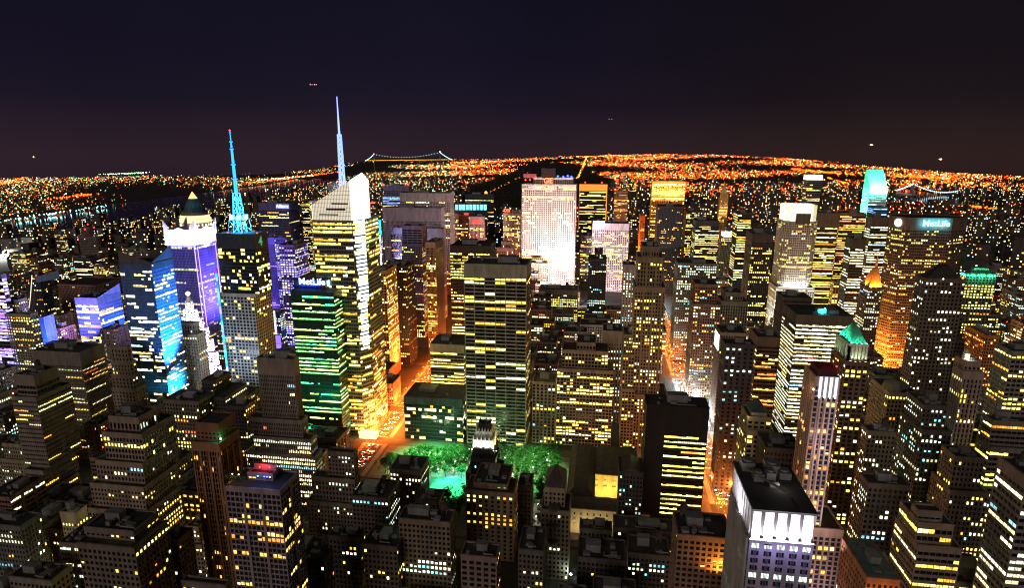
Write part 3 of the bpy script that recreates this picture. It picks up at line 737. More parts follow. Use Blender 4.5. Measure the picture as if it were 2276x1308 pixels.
H('L36', 'the black banded tower', 'black tower banded by yellow office storeys beside the wide grid slab', 'office_tower', [(1000, 1088, 548, 1104)], 745, sty='band', wall=(.035, .033, .03), p=.55, full=.3, pal='yel', run=2, bay=2.0, pw=.7, nind=100, top=9)
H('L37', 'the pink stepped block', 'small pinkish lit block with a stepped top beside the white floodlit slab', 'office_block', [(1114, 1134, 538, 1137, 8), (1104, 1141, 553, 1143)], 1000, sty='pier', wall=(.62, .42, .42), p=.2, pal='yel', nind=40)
H('L38', 'the wide grid slab', 'wide grey slab gridded by pale frames with a blank top band', 'office_tower', [(1030, 1171, 590, 1181)], 578, sty='grid', wall=(.36, .31, .26), nind=100, p=.2, full=.12, run=1.5, bay=10.5, pw=.7, pal='yel', gain=1.1, tops=0)
# ---- the floodlit slab and what stands round it
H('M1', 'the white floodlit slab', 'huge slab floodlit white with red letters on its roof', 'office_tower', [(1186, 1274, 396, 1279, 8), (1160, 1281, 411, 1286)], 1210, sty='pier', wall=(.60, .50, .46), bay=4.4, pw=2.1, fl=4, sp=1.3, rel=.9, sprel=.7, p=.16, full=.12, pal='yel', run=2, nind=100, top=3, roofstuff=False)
H('M2', 'the low dotted block', 'low tan block with dotted window rows at the foot of the floodlit slab', 'office_block', [(1197, 1284, 646, 1286)], 1010, dep=30, sty='punch', wall=(.26, .2, .15), p=.5, full=.2, top=8, pal='yel', nind=100, bay=3)
H('M3', 'the orange-framed black slab', 'black glass slab outlined by a glowing orange frame', 'office_tower', [(1288, 1350, 411, 1352)], 1900, sty='band', wall=(.03, .03, .05), p=.4, full=.1, pal='yel', nind=70, bay=5, top=22, roofstuff=False)
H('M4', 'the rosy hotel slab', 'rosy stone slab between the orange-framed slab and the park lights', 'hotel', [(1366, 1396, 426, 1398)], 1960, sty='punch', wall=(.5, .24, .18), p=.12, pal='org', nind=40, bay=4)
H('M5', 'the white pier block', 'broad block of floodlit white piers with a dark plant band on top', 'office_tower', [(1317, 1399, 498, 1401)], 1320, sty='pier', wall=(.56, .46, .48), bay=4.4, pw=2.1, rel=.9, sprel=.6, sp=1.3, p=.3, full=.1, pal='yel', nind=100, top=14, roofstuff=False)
H('M5b', 'the dim pinkish neighbour', 'dim pinkish tower squeezed beside the white pier block', 'office_tower', [(1291, 1316, 524, 1317)], 1420, dep=40, sty='punch', wall=(.3, .2, .22), p=.3, pal='yel', nind=50)
H('M6', 'the black finger tower', 'black narrow tower with a slanted cap before the white pier block', 'office_tower', [(1322, 1340, 562, 1341, 5), (1308, 1348, 578, 1350)], 950, sty='punch', wall=(.05, .05, .05), p=.16, pal='cool', nind=60, dep=25)
H('M7', 'the grey blank-sided tower', 'grey blank-sided tower with two columns of pale green windows', 'office_tower', [(1386, 1412, 590, None)], 880, dep=30, sty='punch', wall=(.28, .24, .2), bay=4.6, pw=2.6, p=.6, pal='cool', nind=70, top=12)
H('M8', 'the art deco tower', 'tall brown art deco tower stepping down to shoulders with scattered yellow windows', 'office_tower',
  [(1428, 1466, 550, None, 10), (1418, 1474, 574, None, 6), (1411, 1479, 640, None, 3), (1404, 1483, 880, None)], 588, dep=34, sty='pier', wall=(.27, .2, .13), bay=2.9, pw=1.2, fl=3.7, sp=1.5, sprel=.3, major=(3, 2.2), p=.26, full=.03, run=1.7, pal='yel', nind=100, gain=1.1)
H('M8b', 'the deco side wing', 'brown lower wing in steps on the west flank of the art deco tower', 'office_block', [(1387, 1409, 746, None, 8), (1385, 1410, 790, None, 4), (1383, 1411, 866, None)], 586, dep=30, sty='punch', wall=(.27, .2, .13), p=.22, pal='yel', nind=80)
H('M9', 'the salmon stepped block', 'broad salmon block whose upper storeys step back over full rows of yellow windows', 'office_block',
  [(1282, 1324, 764, None, 10), (1249, 1352, 782, None, 6), (1238, 1364, 824, None)], 588, dep=30, sty='punch', wall=(.33, .23, .16), bay=3.4, pw=1.1, fl=3.6, sp=1.4, p=.2, full=.05, pal='yel', nind=100, gain=1.2,
  tst={2: ('punch', dict(bay=3.4, pw=.9, fl=3.6, sp=1.4, p=.22, pal='yel', gain=1.25, lit=[(.9, .97, .95), (.76, .82, .75), (.70, .76, .95), (.58, .63, .8), (.14, .20, .85), (.2, .26, .8)]))})
H('M10', 'the arched stone block', 'stone block with tall recessed window bays between the grid slab and the salmon block', 'office_block', [(1183, 1235, 852, None)], 588, dep=30, sty='pier', wall=(.31, .22, .17), bay=4.2, pw=1.8, p=.06, lit=[(.2, .24, .6), (.0, .1, .5)], nind=60, top=2)
H('M11', 'the tan blank slab', 'tan windowless-topped slab with a column of small pale windows', 'office_block', [(1340, 1384, 738, None)], 650, dep=30, sty='punch', wall=(.36, .29, .21), bay=3.2, pw=2.2, fl=4, p=.35, top=14, pal='cool', nind=60)
H('M12', 'the low yellow office block', 'low cream office block with glowing yellow storeys beside the grid slab', 'office_block', [(955, 1031, 768, None)], 622, dep=40, sty='band', wall=(.36, .29, .2), p=.5, full=.25, pal='yel', top=9, nind=100, bay=4)
H('M13', 'the teal glass box', 'low dark teal glass box facing the park', 'glass_tower', [(897, 1028, 888, None)], 578, dep=42, sty='glass', wall=(.06, .09, .11), bay=3.2, p=.24, pal='warm', nind=100, run=1.6, glass=(.010, .03, .035), top=7)
H('M14', 'the black office tower', 'black office tower with wide glowing yellow storeys and blank dark side', 'office_tower', [(1437, 1577, 906, None)], 440, dep=20, sty='band', wall=(.012, .012, .012), bay=3.0, pw=.12, fl=4.1, sp=2.3, p=.3, full=.4, run=8, pal='yel', nind=100, top=24, gain=1.0, lit=[(.05, .12, .15), (.82, .98, .9)])
H('M15', 'the gable-topped glass block', 'slim dark glass block with a gabled roof beside the library', 'office_block', [(1377, 1430, 1052, None)], 412, dep=22, sty='punch', wall=(.05, .045, .04), p=.22, bay=2.6, pal='cool', nind=60, roofstuff=False)
# ---- west midtown behind
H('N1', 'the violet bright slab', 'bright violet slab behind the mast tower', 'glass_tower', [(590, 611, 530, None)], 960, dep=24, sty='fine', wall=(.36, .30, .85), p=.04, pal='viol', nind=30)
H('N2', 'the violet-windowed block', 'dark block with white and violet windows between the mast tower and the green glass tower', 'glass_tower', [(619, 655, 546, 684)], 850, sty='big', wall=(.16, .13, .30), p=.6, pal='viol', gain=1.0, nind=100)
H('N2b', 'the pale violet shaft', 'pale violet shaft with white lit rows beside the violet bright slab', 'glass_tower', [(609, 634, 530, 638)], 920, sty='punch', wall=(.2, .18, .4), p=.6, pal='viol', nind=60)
H('N3', 'the blue-lettered slab', 'broad blue-tinted slab with a pale wall sign near its top', 'office_tower', [(573, 640, 452, 669)], 1250, sty='fine', wall=(.11, .12, .20), bay=3.4, p=.14, full=.08, pal='yel', top=16, nind=70)
H('N4', 'the yellow-checked tower', 'narrow tower checked with yellow windows behind the crystal tower', 'apartment_tower', [(669, 686, 446, None)], 1330, dep=20, sty='punch', wall=DRK, p=.6, pal='yel', nind=40)
H('N5', 'the slanted pale sliver', 'pale lit tower with slanted top peeping out behind the crystal tower', 'office_tower', [(688, 701, 447, None)], 1180, dep=20, sty='punch', wall=(.5, .45, .35), p=.3, pal='yel', nind=30)
H('N6', 'the dark setback old tower', 'dark old tower with red lamps on its stepped blank top', 'office_tower', [(178, 196, 508, 206, 6), (174, 214, 528, 222), (160, 222, 570, 236)], 1200, sty='sparse', wall=(.2, .15, .14), p=.01, nind=10)
H('N7', 'the twin-lamp apartment tower', 'brown apartment tower with small yellow windows near the river', 'apartment_tower', [(120, 140, 520, 147)], 1350, sty='punch', wall=BR, p=.4, nind=40)
H('N8', 'the low glass shed', 'long low shed roof with a reddish lit edge', 'warehouse', [(128, 212, 634, None)], 900, dep=60, sty='sparse', wall=(.3, .16, .14), nind=20, roofstuff=False)
# ---- east side
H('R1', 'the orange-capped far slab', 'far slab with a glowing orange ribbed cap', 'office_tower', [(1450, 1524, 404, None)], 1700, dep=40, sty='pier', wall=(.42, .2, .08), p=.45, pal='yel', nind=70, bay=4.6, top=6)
H('R2', 'the black far slab', 'black slab below the orange-capped slab', 'office_tower', [(1463, 1521, 460, None)], 1330, dep=50, sty='sparse', wall=(.03, .03, .03), p=.1, pal='org', nind=40)
H('R3', 'the yellow speckled tower', 'tower densely speckled yellow behind the black banded cube', 'office_tower', [(1526, 1567, 470, None)], 1380, dep=40, sty='punch', wall=DRK, p=.6, pal='yel', nind=70)
H('R4', 'the black banded cube', 'black cube tower with dense yellow rows and a dark blank top', 'office_tower', [(1547, 1599, 492, None)], 1200, dep=44, sty='band', wall=(.03, .035, .03), p=.45, full=.15, pal='yel', nind=90, top=10)
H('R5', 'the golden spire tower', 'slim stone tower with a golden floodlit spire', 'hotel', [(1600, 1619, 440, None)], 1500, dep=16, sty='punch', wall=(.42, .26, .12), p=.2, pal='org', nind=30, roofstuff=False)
H('R6', 'the white-capped slim tower', 'slim grey tower with a blinding white lamp box on top', 'office_tower', [(1603, 1630, 527, None)], 1250, dep=24, sty='punch', wall=(.2, .2, .19), p=.12, nind=40, roofstuff=False)
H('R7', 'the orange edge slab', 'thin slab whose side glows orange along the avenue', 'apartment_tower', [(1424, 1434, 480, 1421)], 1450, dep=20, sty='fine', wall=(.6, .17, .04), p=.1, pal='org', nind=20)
H('R8', 'the low banded office block', 'broad low office block with pale green rows north of the deco tower', 'office_block', [(1507, 1594, 587, None)], 880, dep=40, sty='punch', wall=(.2, .17, .13), p=.45, pal='cool', nind=100, bay=2.8)
H('R9', 'the brown stepped hotel', 'brown stepped block with red and yellow windows', 'hotel', [(1546, 1596, 634, None, 8), (1542, 1602, 678, None)], 730, dep=34, sty='punch', wall=(.25, .15, .1), p=.25, pal='warm', nind=90)
H('R10', 'the crenellated deco block', 'brown block with crenellated top and thin piers beside the green-sloped glass', 'office_block', [(1613, 1652, 652, None, 8), (1603, 1664, 672, None)], 745, dep=34, sty='pier', wall=(.26, .21, .15), bay=2.8, p=.12, pal='warm', nind=70)
H('R11', 'the brown dotted tower', 'dark tower with dotted yellow windows and finned top west of the flared white tower', 'office_tower', [(1672, 1720, 522, None)], 930, dep=40, sty='pier', wall=(.10, .085, .07), p=.3, pal='yel', nind=90, top=12)
H('R12', 'the sloping green-lit office', 'slender office tower lit in yellow green diagonals', 'office_tower', [(1641, 1671, 474, None)], 1020, dep=36, sty='band', wall=(.05, .05, .045), p=.5, pal='yel', nind=70)
H('R13', 'the white-banded far tower', 'far grey tower capped by a solid white glowing band', 'office_tower', [(1795, 1827, 400, None)], 1480, dep=26, sty='band', wall=(.16, .15, .15), p=.1, nind=40, roofstuff=False)
H('R15', 'the yellow banded slab', 'slab banded with full yellow storeys under a dark plant top', 'office_tower', [(1820, 1866, 475, None)], 1080, dep=40, sty='band', wall=(.12, .09, .07), p=.75, full=.5, pal='yel', nind=100, top=24, bay=4)
H('R16', 'the grid-topped brown slab', 'brown slab with a row of square openings along its top', 'office_tower', [(1868, 1926, 475, None)], 1160, dep=40, sty='band', wall=(.22, .15, .1), p=.5, full=.2, pal='org', nind=80, top=5, bay=4)
H('R17', 'the dark-hatted octagon', 'dark-hatted faceted tower with rows of white and yellow windows', 'office_tower', [(1894, 1926, 532, 1880)], 900, sty='band', wall=(.06, .06, .055), p=.45, full=.2, pal='white', nind=100, top=14, bay=3)
H('R18', 'the ribbed banded tower', 'ribbed tower with diagonal white bands just before the broad winged slab', 'office_tower', [(1938, 1978, 484, 1926)], 1000, sty='band', wall=(.09, .08, .075), p=.5, full=.2, pal='white', nind=100, top=14)
H('R20', 'the brown twin-roofed tower', 'bulky brown tower with dark hipped roof and scattered square windows', 'office_tower', [(2058, 2148, 622, 2036)], 578, sty='punch', wall=(.15, .115, .09), bay=3.4, pw=1.6, p=.2, pal='white', nind=100, roofstuff=False)
H('R20b', 'the dark front shaft', 'near-black shaft with few lit windows rising before the bulky brown tower', 'office_tower', [(2084, 2142, 700, 2072, 6), (2084, 2146, 756, 2066)], 590, sty='punch', wall=(.085, .065, .05), p=.08, pal='warm', nind=60)
H('R21', 'the green-crowned glass hotel', 'glittering glass hotel ringed by green lamps along its roof', 'hotel', [(2148, 2216, 610, 2138)], 760, sty='big', wall=(.10, .11, .09), bay=3.4, fl=3.4, p=.72, pal='yel', nind=100, roofstuff=False)
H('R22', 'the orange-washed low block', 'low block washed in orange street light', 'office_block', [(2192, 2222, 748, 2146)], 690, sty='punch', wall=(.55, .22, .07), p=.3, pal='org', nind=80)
H('R23', 'the pale pier tower', 'slim tower of pale vertical piers with a small crown pavilion', 'office_tower', [(2144, 2182, 806, 2122, 3), (2142, 2188, 830, 2118)], 430, sty='pier', wall=(.33, .25, .21), bay=2.6, pw=1.2, sprel=.65, p=.06, pal='warm', nind=80)
H('R24', 'the grey blank-fronted tower', 'grey tower with a blank concrete strip and bright window rows', 'office_tower', [(2250, 2330, 785, 2212)], 500, sty='band', wall=(.26, .23, .20), p=.35, full=.1, pal='yel', nind=80, bay=3.4, pw=.8)
H('R25', 'the dark angular block', 'dark block with rows of bluish white windows on its west face', 'office_block', [(2052, 2108, 904, 2014, 5), (2050, 2116, 960, 2002)], 420, sty='punch', wall=(.10, .085, .07), p=.32, pal='cool', run=2, nind=100)
H('R26', 'the domed classical block', 'pale classical block with a low dome at one corner', 'office_block', [(1975, 2042, 876, 1936)], 510, sty='punch', wall=(.30, .25, .18), p=.07, pal='warm', nind=50)
H('R27', 'the white-rowed office block', 'dark-topped office block with bright white yellow storeys and a cyan lamp on its roof', 'office_tower', [(1771, 1898, 704, 1738)], 600, sty='band', wall=(.15, .125, .10), p=.8, full=.5, pal='white', sp=1.7, bay=3.0, nind=100, top=9, gain=.95)
H('R27b', 'the dark rooftop block', 'dark block with tower cranes of pipes rising behind the white-rowed office', 'office_block', [(1742, 1805, 664, None)], 700, dep=30, sty='sparse', wall=(.12, .09, .07), p=.0, full=0, nind=0)
H('R28', 'the purple punched slab', 'dark purplish slab with pairs of white square windows', 'office_tower', [(1612, 1679, 768, 1604)], 520, sty='punch', wall=(.085, .07, .085), bay=4.6, pw=2.8, fl=3.9, sp=2.0, p=.2, full=.08, pal='cool', nind=90)
H('R29', 'the brown half-lit slab', 'brown slab with three short lit rows beside the purple slab', 'office_tower', [(1684, 1735, 752, None)], 590, dep=30, sty='band', wall=(.16, .12, .09), p=.2, full=.12, pal='org', nind=80, top=9)
H('R30', 'the billboard block', 'grey block with a bright billboard on its west wall', 'office_block', [(1602, 1660, 742, 1590)], 660, sty='sparse', wall=(.22, .18, .15), nind=30)
H('R31', 'the pyramid-roofed yellow block', 'cream block under a small pyramid roof glowing with yellow rooms', 'office_block', [(1662, 1716, 930, 1648), (1660, 1722, 962, 1642, -3)], 430, sty='big', wall=(.34, .28, .18), p=.35, full=.08, pal='yel', nind=90, roofstuff=False)
H('R32', 'the low dark lit-row block', 'low dark block with two bright rows below its flat roof', 'office_block', [(1703, 1782, 1000, None)], 395, dep=24, sty='sparse', wall=(.09, .07, .06), lit=[(.45, .6, .8), (.25, .32, .5)], bay=2.6, nind=50)
H('R33', 'the green pyramid tower', 'brown tower under a green glowing pyramid roof and white arcade', 'office_tower', [(1880, 1932, 806, 1848)], 480, sty='big', wall=(.165, .10, .075), bay=4.4, pw=1.6, p=.25, pal='yel', nind=100, roofstuff=False)
H('R34', 'the striped postmodern tower', 'striped tower of pale and dark blue verticals with white lit crown slots', 'apartment_tower', [(1812, 1868, 842, 1788), (1808, 1876, 1180, 1778, -3)], 340, sty='pier', wall=(.55, .36, .30), bay=3.4, pw=1.0, sp=.9, fl=3.3, p=.1, pal='org', nind=100, roofstuff=False, glass=(.02, .03, .07))
H('R36', 'the old setback tower', 'brown setback tower whose tiers climb to a slim pier shaft', 'office_tower', [(2122, 2190, 1020, 2092, 4), (2112, 2200, 1096, 2070)], 385, sty='punch', wall=(.22, .17, .14), bay=2.6, pw=1.2, p=.2, full=.05, pal='warm', nind=100)
H('R37', 'the boxy tiered block', 'boxy tiered block with a pale blank plant box and one bright white storey', 'office_block',
  [(2040, 2096, 1140, 2026, 5), (2040, 2122, 1168, 2000, 3), (2040, 2140, 1220, 1990)], 310, sty='band', wall=(.24, .18, .15), p=.14, full=.22, pal='yel', nind=100, tst={0: ('band', dict(top=20, p=0, full=0))})
H('R38', 'the corner-cut grey tower', 'grey banded tower cut by the right picture edge', 'office_tower', [(2282, 2400, 1070, 2220)], 300, sty='band', wall=(.25, .2, .19), p=.26, pal='white', nind=80, bay=3.2, top=6)
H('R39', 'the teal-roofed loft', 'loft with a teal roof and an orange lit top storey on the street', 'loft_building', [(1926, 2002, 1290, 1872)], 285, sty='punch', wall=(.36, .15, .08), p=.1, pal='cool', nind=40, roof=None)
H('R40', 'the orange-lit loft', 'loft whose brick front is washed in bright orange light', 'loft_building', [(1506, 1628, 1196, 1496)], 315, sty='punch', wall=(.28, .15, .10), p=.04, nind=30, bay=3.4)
H('R41', 'the curtained mid block', 'mid-height brown block with lit rows just east of the striped tower', 'office_block', [(1930, 2022, 1080, 1912)], 370, sty='punch', wall=(.14, .11, .09), p=.14, full=.12, pal='white', nind=80)
H('R42', 'the pale-rowed block', 'block with yellow and white rows between the green pyramid tower and the dark angular block', 'office_block', [(1930, 1992, 962, 1916)], 440, sty='punch', wall=(.15, .12, .09), p=.2, full=.15, pal='white', nind=70)
H('R43', 'the right-edge stepped block', 'grey stepped block with long yellow ribbons near the right edge', 'office_block', [(2206, 2300, 940, 2186), (2200, 2310, 1000, 2170, -4)], 420, sty='band', wall=(.2, .17, .14), p=.4, full=.15, pal='yel', nind=80)
# ---- south of the park, near
H('S1', 'the step-backed stone block', 'brown stone block stepping back toward the street with square windows', 'loft_building', [(728, 786, 1008, 794, 8), (692, 788, 1066, 800, 3), (682, 790, 1120, 806)], 395, sty='punch', wall=(.24, .18, .15), bay=2.7, pw=1.4, p=.1, pal='cool', nind=90)
H('S2', 'the broad brown loft', 'broad brown loft with one bluish lit row', 'loft_building', [(886, 1000, 1160, 1012)], 330, sty='punch', wall=(.2, .15, .115), bay=2.8, pw=1.1, p=.05, lit=[(.55, .62, .7)], pal='cool', nind=60)
H('S3', 'the lit roof-terrace loft', 'loft with a warmly lit roof terrace south of the park', 'loft_building', [(866, 934, 1048, None)], 430, dep=24, sty='punch', wall=(.14, .11, .10), bay=2.6, p=.08, lit=[(.83, .9, .8)], pal='white', nind=40)
H('S4', 'the low park-side loft', 'low dark loft with a pale skylight beside the park lawn', 'loft_building', [(922, 976, 1114, None)], 400, dep=16, sty='sparse', wall=(.13, .10, .09), nind=20)
H('S5', 'the dim punched loft', 'dim loft with regular dark windows west of the terrace loft', 'loft_building', [(782, 862, 1108, None)], 385, dep=26, sty='punch', wall=(.16, .12, .11), p=.06, pal='cool', nind=40)
H('S6', 'the yellow-striped low loft', 'dark low loft with a single yellow lit strip', 'loft_building', [(807, 882, 1216, None)], 320, dep=22, sty='sparse', wall=(.13, .10, .085), lit=[(.35, .42, .9)], pal='yel', nind=40)
H('S7', 'the pinkish cornice loft', 'pinkish loft with heavy cornice below the golden-crowned tower', 'loft_building', [(1024, 1104, 1240, 1112)], 300, sty='big', wall=(.27, .18, .16), p=.03, nind=30)
H('S8', 'the plain dark loft', 'plain dark loft beside the pyramid-topped narrow tower', 'loft_building', [(1152, 1208, 1226, None)], 320, dep=24, sty='sparse', wall=(.12, .10, .09), nind=20)
H('S9', 'the narrow pyramid-topped tower', 'narrow cream tower with stacked balconies and a dark pyramid roof', 'office_block', [(1210, 1256, 1088, None, 6), (1202, 1266, 1138, None)], 380, dep=24, sty='punch', wall=(.33, .26, .19), bay=2.8, pw=1.5, p=.1, pal='warm', nind=70, roofstuff=False)
H('S10', 'the black-gold tower base', 'brown stone block with arched top storey and glowing windows', 'office_block', [(1052, 1128, 1078, None, 5), (1034, 1142, 1096, 1151)], 395, sty='big', wall=(.27, .19, .13), bay=4.6, pw=2.6, p=.12, lit=[(.52, .70, .55), (.93, .98, .8)], pal='yel', nind=90)
H('S11', 'the thin dark party-wall slab', 'thin dark windowless slab just east of the brown arched block', 'loft_building', [(1150, 1180, 1084, None)], 425, dep=20, sty='sparse', wall=(.10, .075, .06), p=.01, nind=4)
H('S12', 'the cream water-tank tower', 'small cream tower with a wooden water tank on its roof', 'loft_building', [(133, 166, 1142, 192)], 320, sty='punch', wall=(.42, .33, .23), bay=2.6, p=.3, lit=[(.35, .45, .9)], pal='yel', nind=50, top=8)
H('S13', 'the dark terraced block', 'dark terraced block with rows of single yellow windows', 'apartment_building', [(190, 296, 1180, 352, 6), (172, 298, 1216, 372)], 255, sty='punch', wall=(.20, .15, .13), bay=3.0, p=.18, pal='yel', nind=80)
H('S14', 'the brown side-lit block', 'brown block with a blank side wall beside the brown pier tower', 'apartment_building', [(356, 396, 1204, 428)], 285, sty='sparse', wall=(.24, .17, .13), nind=20)
H('S15', 'the low skylight roof', 'low flat building with raised skylights near the terrace tower', 'loft_building', [(404, 500, 1300, 512)], 262, sty='sparse', wall=(.2, .15, .14), nind=10)
H('S16', 'the flat parapet roof', 'low flat-roofed building with a pale parapet edge', 'loft_building', [(20, 112, 1290, 160)], 262, sty='sparse', wall=(.24, .21, .19), nind=10)
H('S17', 'the central dark loft', 'dark loft row under the library with a few yellow windows', 'loft_building', [(1288, 1360, 1180, None)], 400, dep=12, sty='sparse', wall=(.14, .11, .09), p=.1, nind=30)
H('S18', 'the twin-tank loft', 'flat dark loft near the star-bright street lamp', 'loft_building', [(1284, 1392, 1246, None)], 340, dep=22, sty='sparse', wall=(.11, .09, .08), nind=10)
H('S19', 'the pale-row loft', 'dark loft with one row of pale windows south of the gabled block', 'loft_building', [(1396, 1490, 1236, None)], 350, dep=20, sty='sparse', wall=(.12, .10, .09), lit=[(.8, .9, .7)], pal='cool', nind=30)
H('S20', 'the yellow-lit flat block', 'low flat block with two bright yellow panels below the black office tower', 'loft_building', [(1364, 1508, 1182, None)], 380, dep=16, sty='sparse', wall=(.12, .10, .085), lit=[(.6, .75, .35)], pal='yel', nind=30)
H('S21', 'the tall dark slab', 'dark gap-filling slab south of the stone ziggurat', 'apartment_building', [(664, 720, 1250, 740)], 290, sty='sparse', wall=(.10, .08, .075), nind=12)
H('S22', 'the sloping dark roof', 'dark flat-topped loft in front of the step-backed stone block', 'loft_building', [(730, 800, 1196, 812)], 330, sty='sparse', wall=(.13, .10, .09), nind=14)
# ================================================================== buildings of their own shape
def seg_facade_tower(name, key, short, label, cat, poly, Z, st, wall, nind, z0=0.0, seed=1, extra=()):
    rng = np.random.default_rng(seed)
    root = tiers_building(name, label, cat, [(poly, Z)] + list(extra), st, wall, rng, nind, z0=z0)
    xs = [p[0] for p in poly]; ys = [p[1] for p in poly]
    u, v, w = PX(sum(xs) / len(xs), min(ys), Z); BLD.append((short, u, v, min(ys)))
    HB[key] = (root, (min(xs), max(xs), min(ys), max(ys), Z), None)
    return root
def lattice_mast(root, x, y, z0, z1, w0, w1, mat, n, name, r=.35):
    """four-legged braced mast, in segments"""
    for s in range(n):
        b = MB(); a, c = s / n, (s + 1) / n - .004
        za, zc = z0 + (z1 - z0) * a, z0 + (z1 - z0) * c; wa, wc = w0 + (w1 - w0) * a, w0 + (w1 - w0) * c
        q = [(-1, -1), (1, -1), (1, 1), (-1, 1)]
        P0 = [np.array((x + i * wa, y + j * wa, za)) for i, j in q]; P1 = [np.array((x + i * wc, y + j * wc, zc)) for i, j in q]
        for i in range(4):
            b.tube(P0[i], P1[i], r, 4); k = (i + 1) % 4
            m = max(1, int((zc - za) / max(2.2 * wa, 3)))
            for t in range(m):
                f, g = t / m, (t + 1) / m
                b.tube(P0[i] + (P1[i] - P0[i]) * f, P0[k] + (P1[k] - P0[k]) * g, r * .6, 4)
                b.tube(P0[i] + (P1[i] - P0[i]) * g, P0[k] + (P1[k] - P0[k]) * g, r * .6, 4)
        b.build(name, mat, root)

# ---- crystal tower with slanted lit crown and spire
Y = 580
xa, xc, xe = PT(699, 560, Y)[0], PT(786, 560, Y)[0], PT(815, 560, Y + 14)[0]
Zs = PT(742, 492, Y)[2]
poly = [(xa, Y), (xc, Y), (xe, Y + 14), (xe, Y + 52), (xa, Y + 52)]
crys = seg_facade_tower('glass_tower', 'crystal', 'the crystal tower with the white spire', 'crystal-shaped glass tower with slanted blazing white crown and thin white spire', 'glass_tower',
    poly, Zs, style('band', bay=2.6, fl=4.1, sp=1.5, pw=.3, p=.22, full=.08, pal='yel', top=1.5, run=3, gain=1.0, glass=(.03, .035, .035), lit=[(.955, 1, 1.0), (.90, .93, .85), (.83, .86, .7), (.45, .48, .6), (.0, .30, .6)]), wallm((.22, .20, .15), .4), 100, seed=5)
M_CROWN = emit((1.0, .88, .68), .62, True); M_CROWNB = emit((.80, .92, 1.0), 1.8, True)
zl, zc_, zr = PT(706, 456, Y)[2], PT(786, 402, Y)[2], PT(812, 384, Y + 14)[2]
b = MB()          # sloping glass screen: a thin wall round the roof, its top edge rising to the east
ring = [(xa + .3, Y + .3, zl), (xc, Y + .3, zc_), (xe - .3, Y + 14, zr), (xe - .3, Y + 30, zr - 8), (xa + .3, Y + 30, zl - 6)]
for i in range(5):
    if i in (1, 2): continue
    p, q = ring[i], ring[(i + 1) % 5]; d = np.array(q[:2]) - np.array(p[:2]); d /= np.linalg.norm(d); n = (-d[1] * .5, d[0] * .5)
    b.add([(p[0], p[1], Zs + 1.1), (q[0], q[1], Zs + 1.1), (q[0] + n[0], q[1] + n[1], Zs + 1.1), (p[0] + n[0], p[1] + n[1], Zs + 1.1),
           (p[0], p[1], p[2]), (q[0], q[1], q[2]), (q[0] + n[0], q[1] + n[1], q[2]), (p[0] + n[0], p[1] + n[1], p[2])], BOXF)
b.build('crown_screen', M_CROWN, crys)
b = MB()
for (p, q) in ((ring[1], ring[2]), (ring[2], ring[3])):
    d = np.array(q[:2]) - np.array(p[:2]); d /= np.linalg.norm(d); n = (-d[1] * .5, d[0] * .5)
    b.add([(p[0], p[1], Zs + 1.1), (q[0], q[1], Zs + 1.1), (q[0] + n[0], q[1] + n[1], Zs + 1.1), (p[0] + n[0], p[1] + n[1], Zs + 1.1),
           (p[0], p[1], p[2]), (q[0], q[1], q[2]), (q[0] + n[0], q[1] + n[1], q[2]), (p[0] + n[0], p[1] + n[1], p[2])], BOXF)
b.build('crown_screen', M_CROWNB, crys)
b = MB()          # mullions on the sloping screen
for i in range(1, 26):
    f = i / 26; x = xa + (xc - xa) * f; zt = zl + (zc_ - zl) * f
    b.box(x - .12, x + .12, Y - .1, Y + .28, Zs + 1.1, zt)
for k in range(1, 9):
    z = Zs + 1.1 + k * 4.2
    f0 = max(0, (z - zl) / (zc_ - zl))
    if f0 < .95: b.box(xa + (xc - xa) * f0 + .3, xc, Y - .16, Y + .27, z - .14, z + .14)
b.build('mullion_frame', wallm((.25, .24, .22), .5), crys)
b = MB(); b.box(xa + 8, xc - 14, Y - .25, Y + .25, Zs + 6, Zs + 7.2); b.box(xa + 16, xc - 6, Y - .25, Y + .25, Zs + 11, Zs + 13); b.box(xa + 22, xc - 3, Y - .25, Y + .25, Zs + 17, Zs + 18.5)
b.build('louvre_grille', wallm((.03, .03, .03)), crys)
b = MB()          # white glowing chamfer strip down the corner
cw = np.array((xe - xc, 14.0)); cl = np.linalg.norm(cw); cu = cw / cl; cn = (cu[1], -cu[0])
def strip(z0, z1, t0, t1, mat, d=.3):
    m = MB(); m.obox((xc, Y), cu, cn, t0 * cl, t1 * cl, .06, d, z0, z1); return m
stripz = PT(800, 480, Y)[2]
strip(stripz, Zs + 1.0, .02, .98, None).build('corner_strip', M_CROWNB, crys)
rngc = np.random.default_rng(3); MSTR = emit((.75, .95, 1.0), 1.7, True)
z = stripz - 4.1; k = 0
while z > 95:
    q = rngc.random()
    strip(z, z + 2.6, .05 + .25 * q, .97 if z > 150 else .8, None).build('corner_strip', MSTR, crys); z -= 4.1; k += 1
sx, sz0 = PT(760, 420, Y + 16)[0], PT(760, 430, Y + 16)[2]
sz1 = PT(756, 214, Y + 16)[2]
lattice_mast(crys, sx, Y + 18, sz0 - 24, sz0 + (sz1 - sz0) * .62, 2.6, 1.35, emit((.20, .29, 1.0), 1.9), 9, 'spire_segment', r=.62)
b = MB(); b.tube((sx, Y + 18, sz0 + (sz1 - sz0) * .62), (sx, Y + 18, sz1), 1.15, 8, .45)
b.build('spire_tip', emit((.24, .34, 1.0), 1.9), crys)

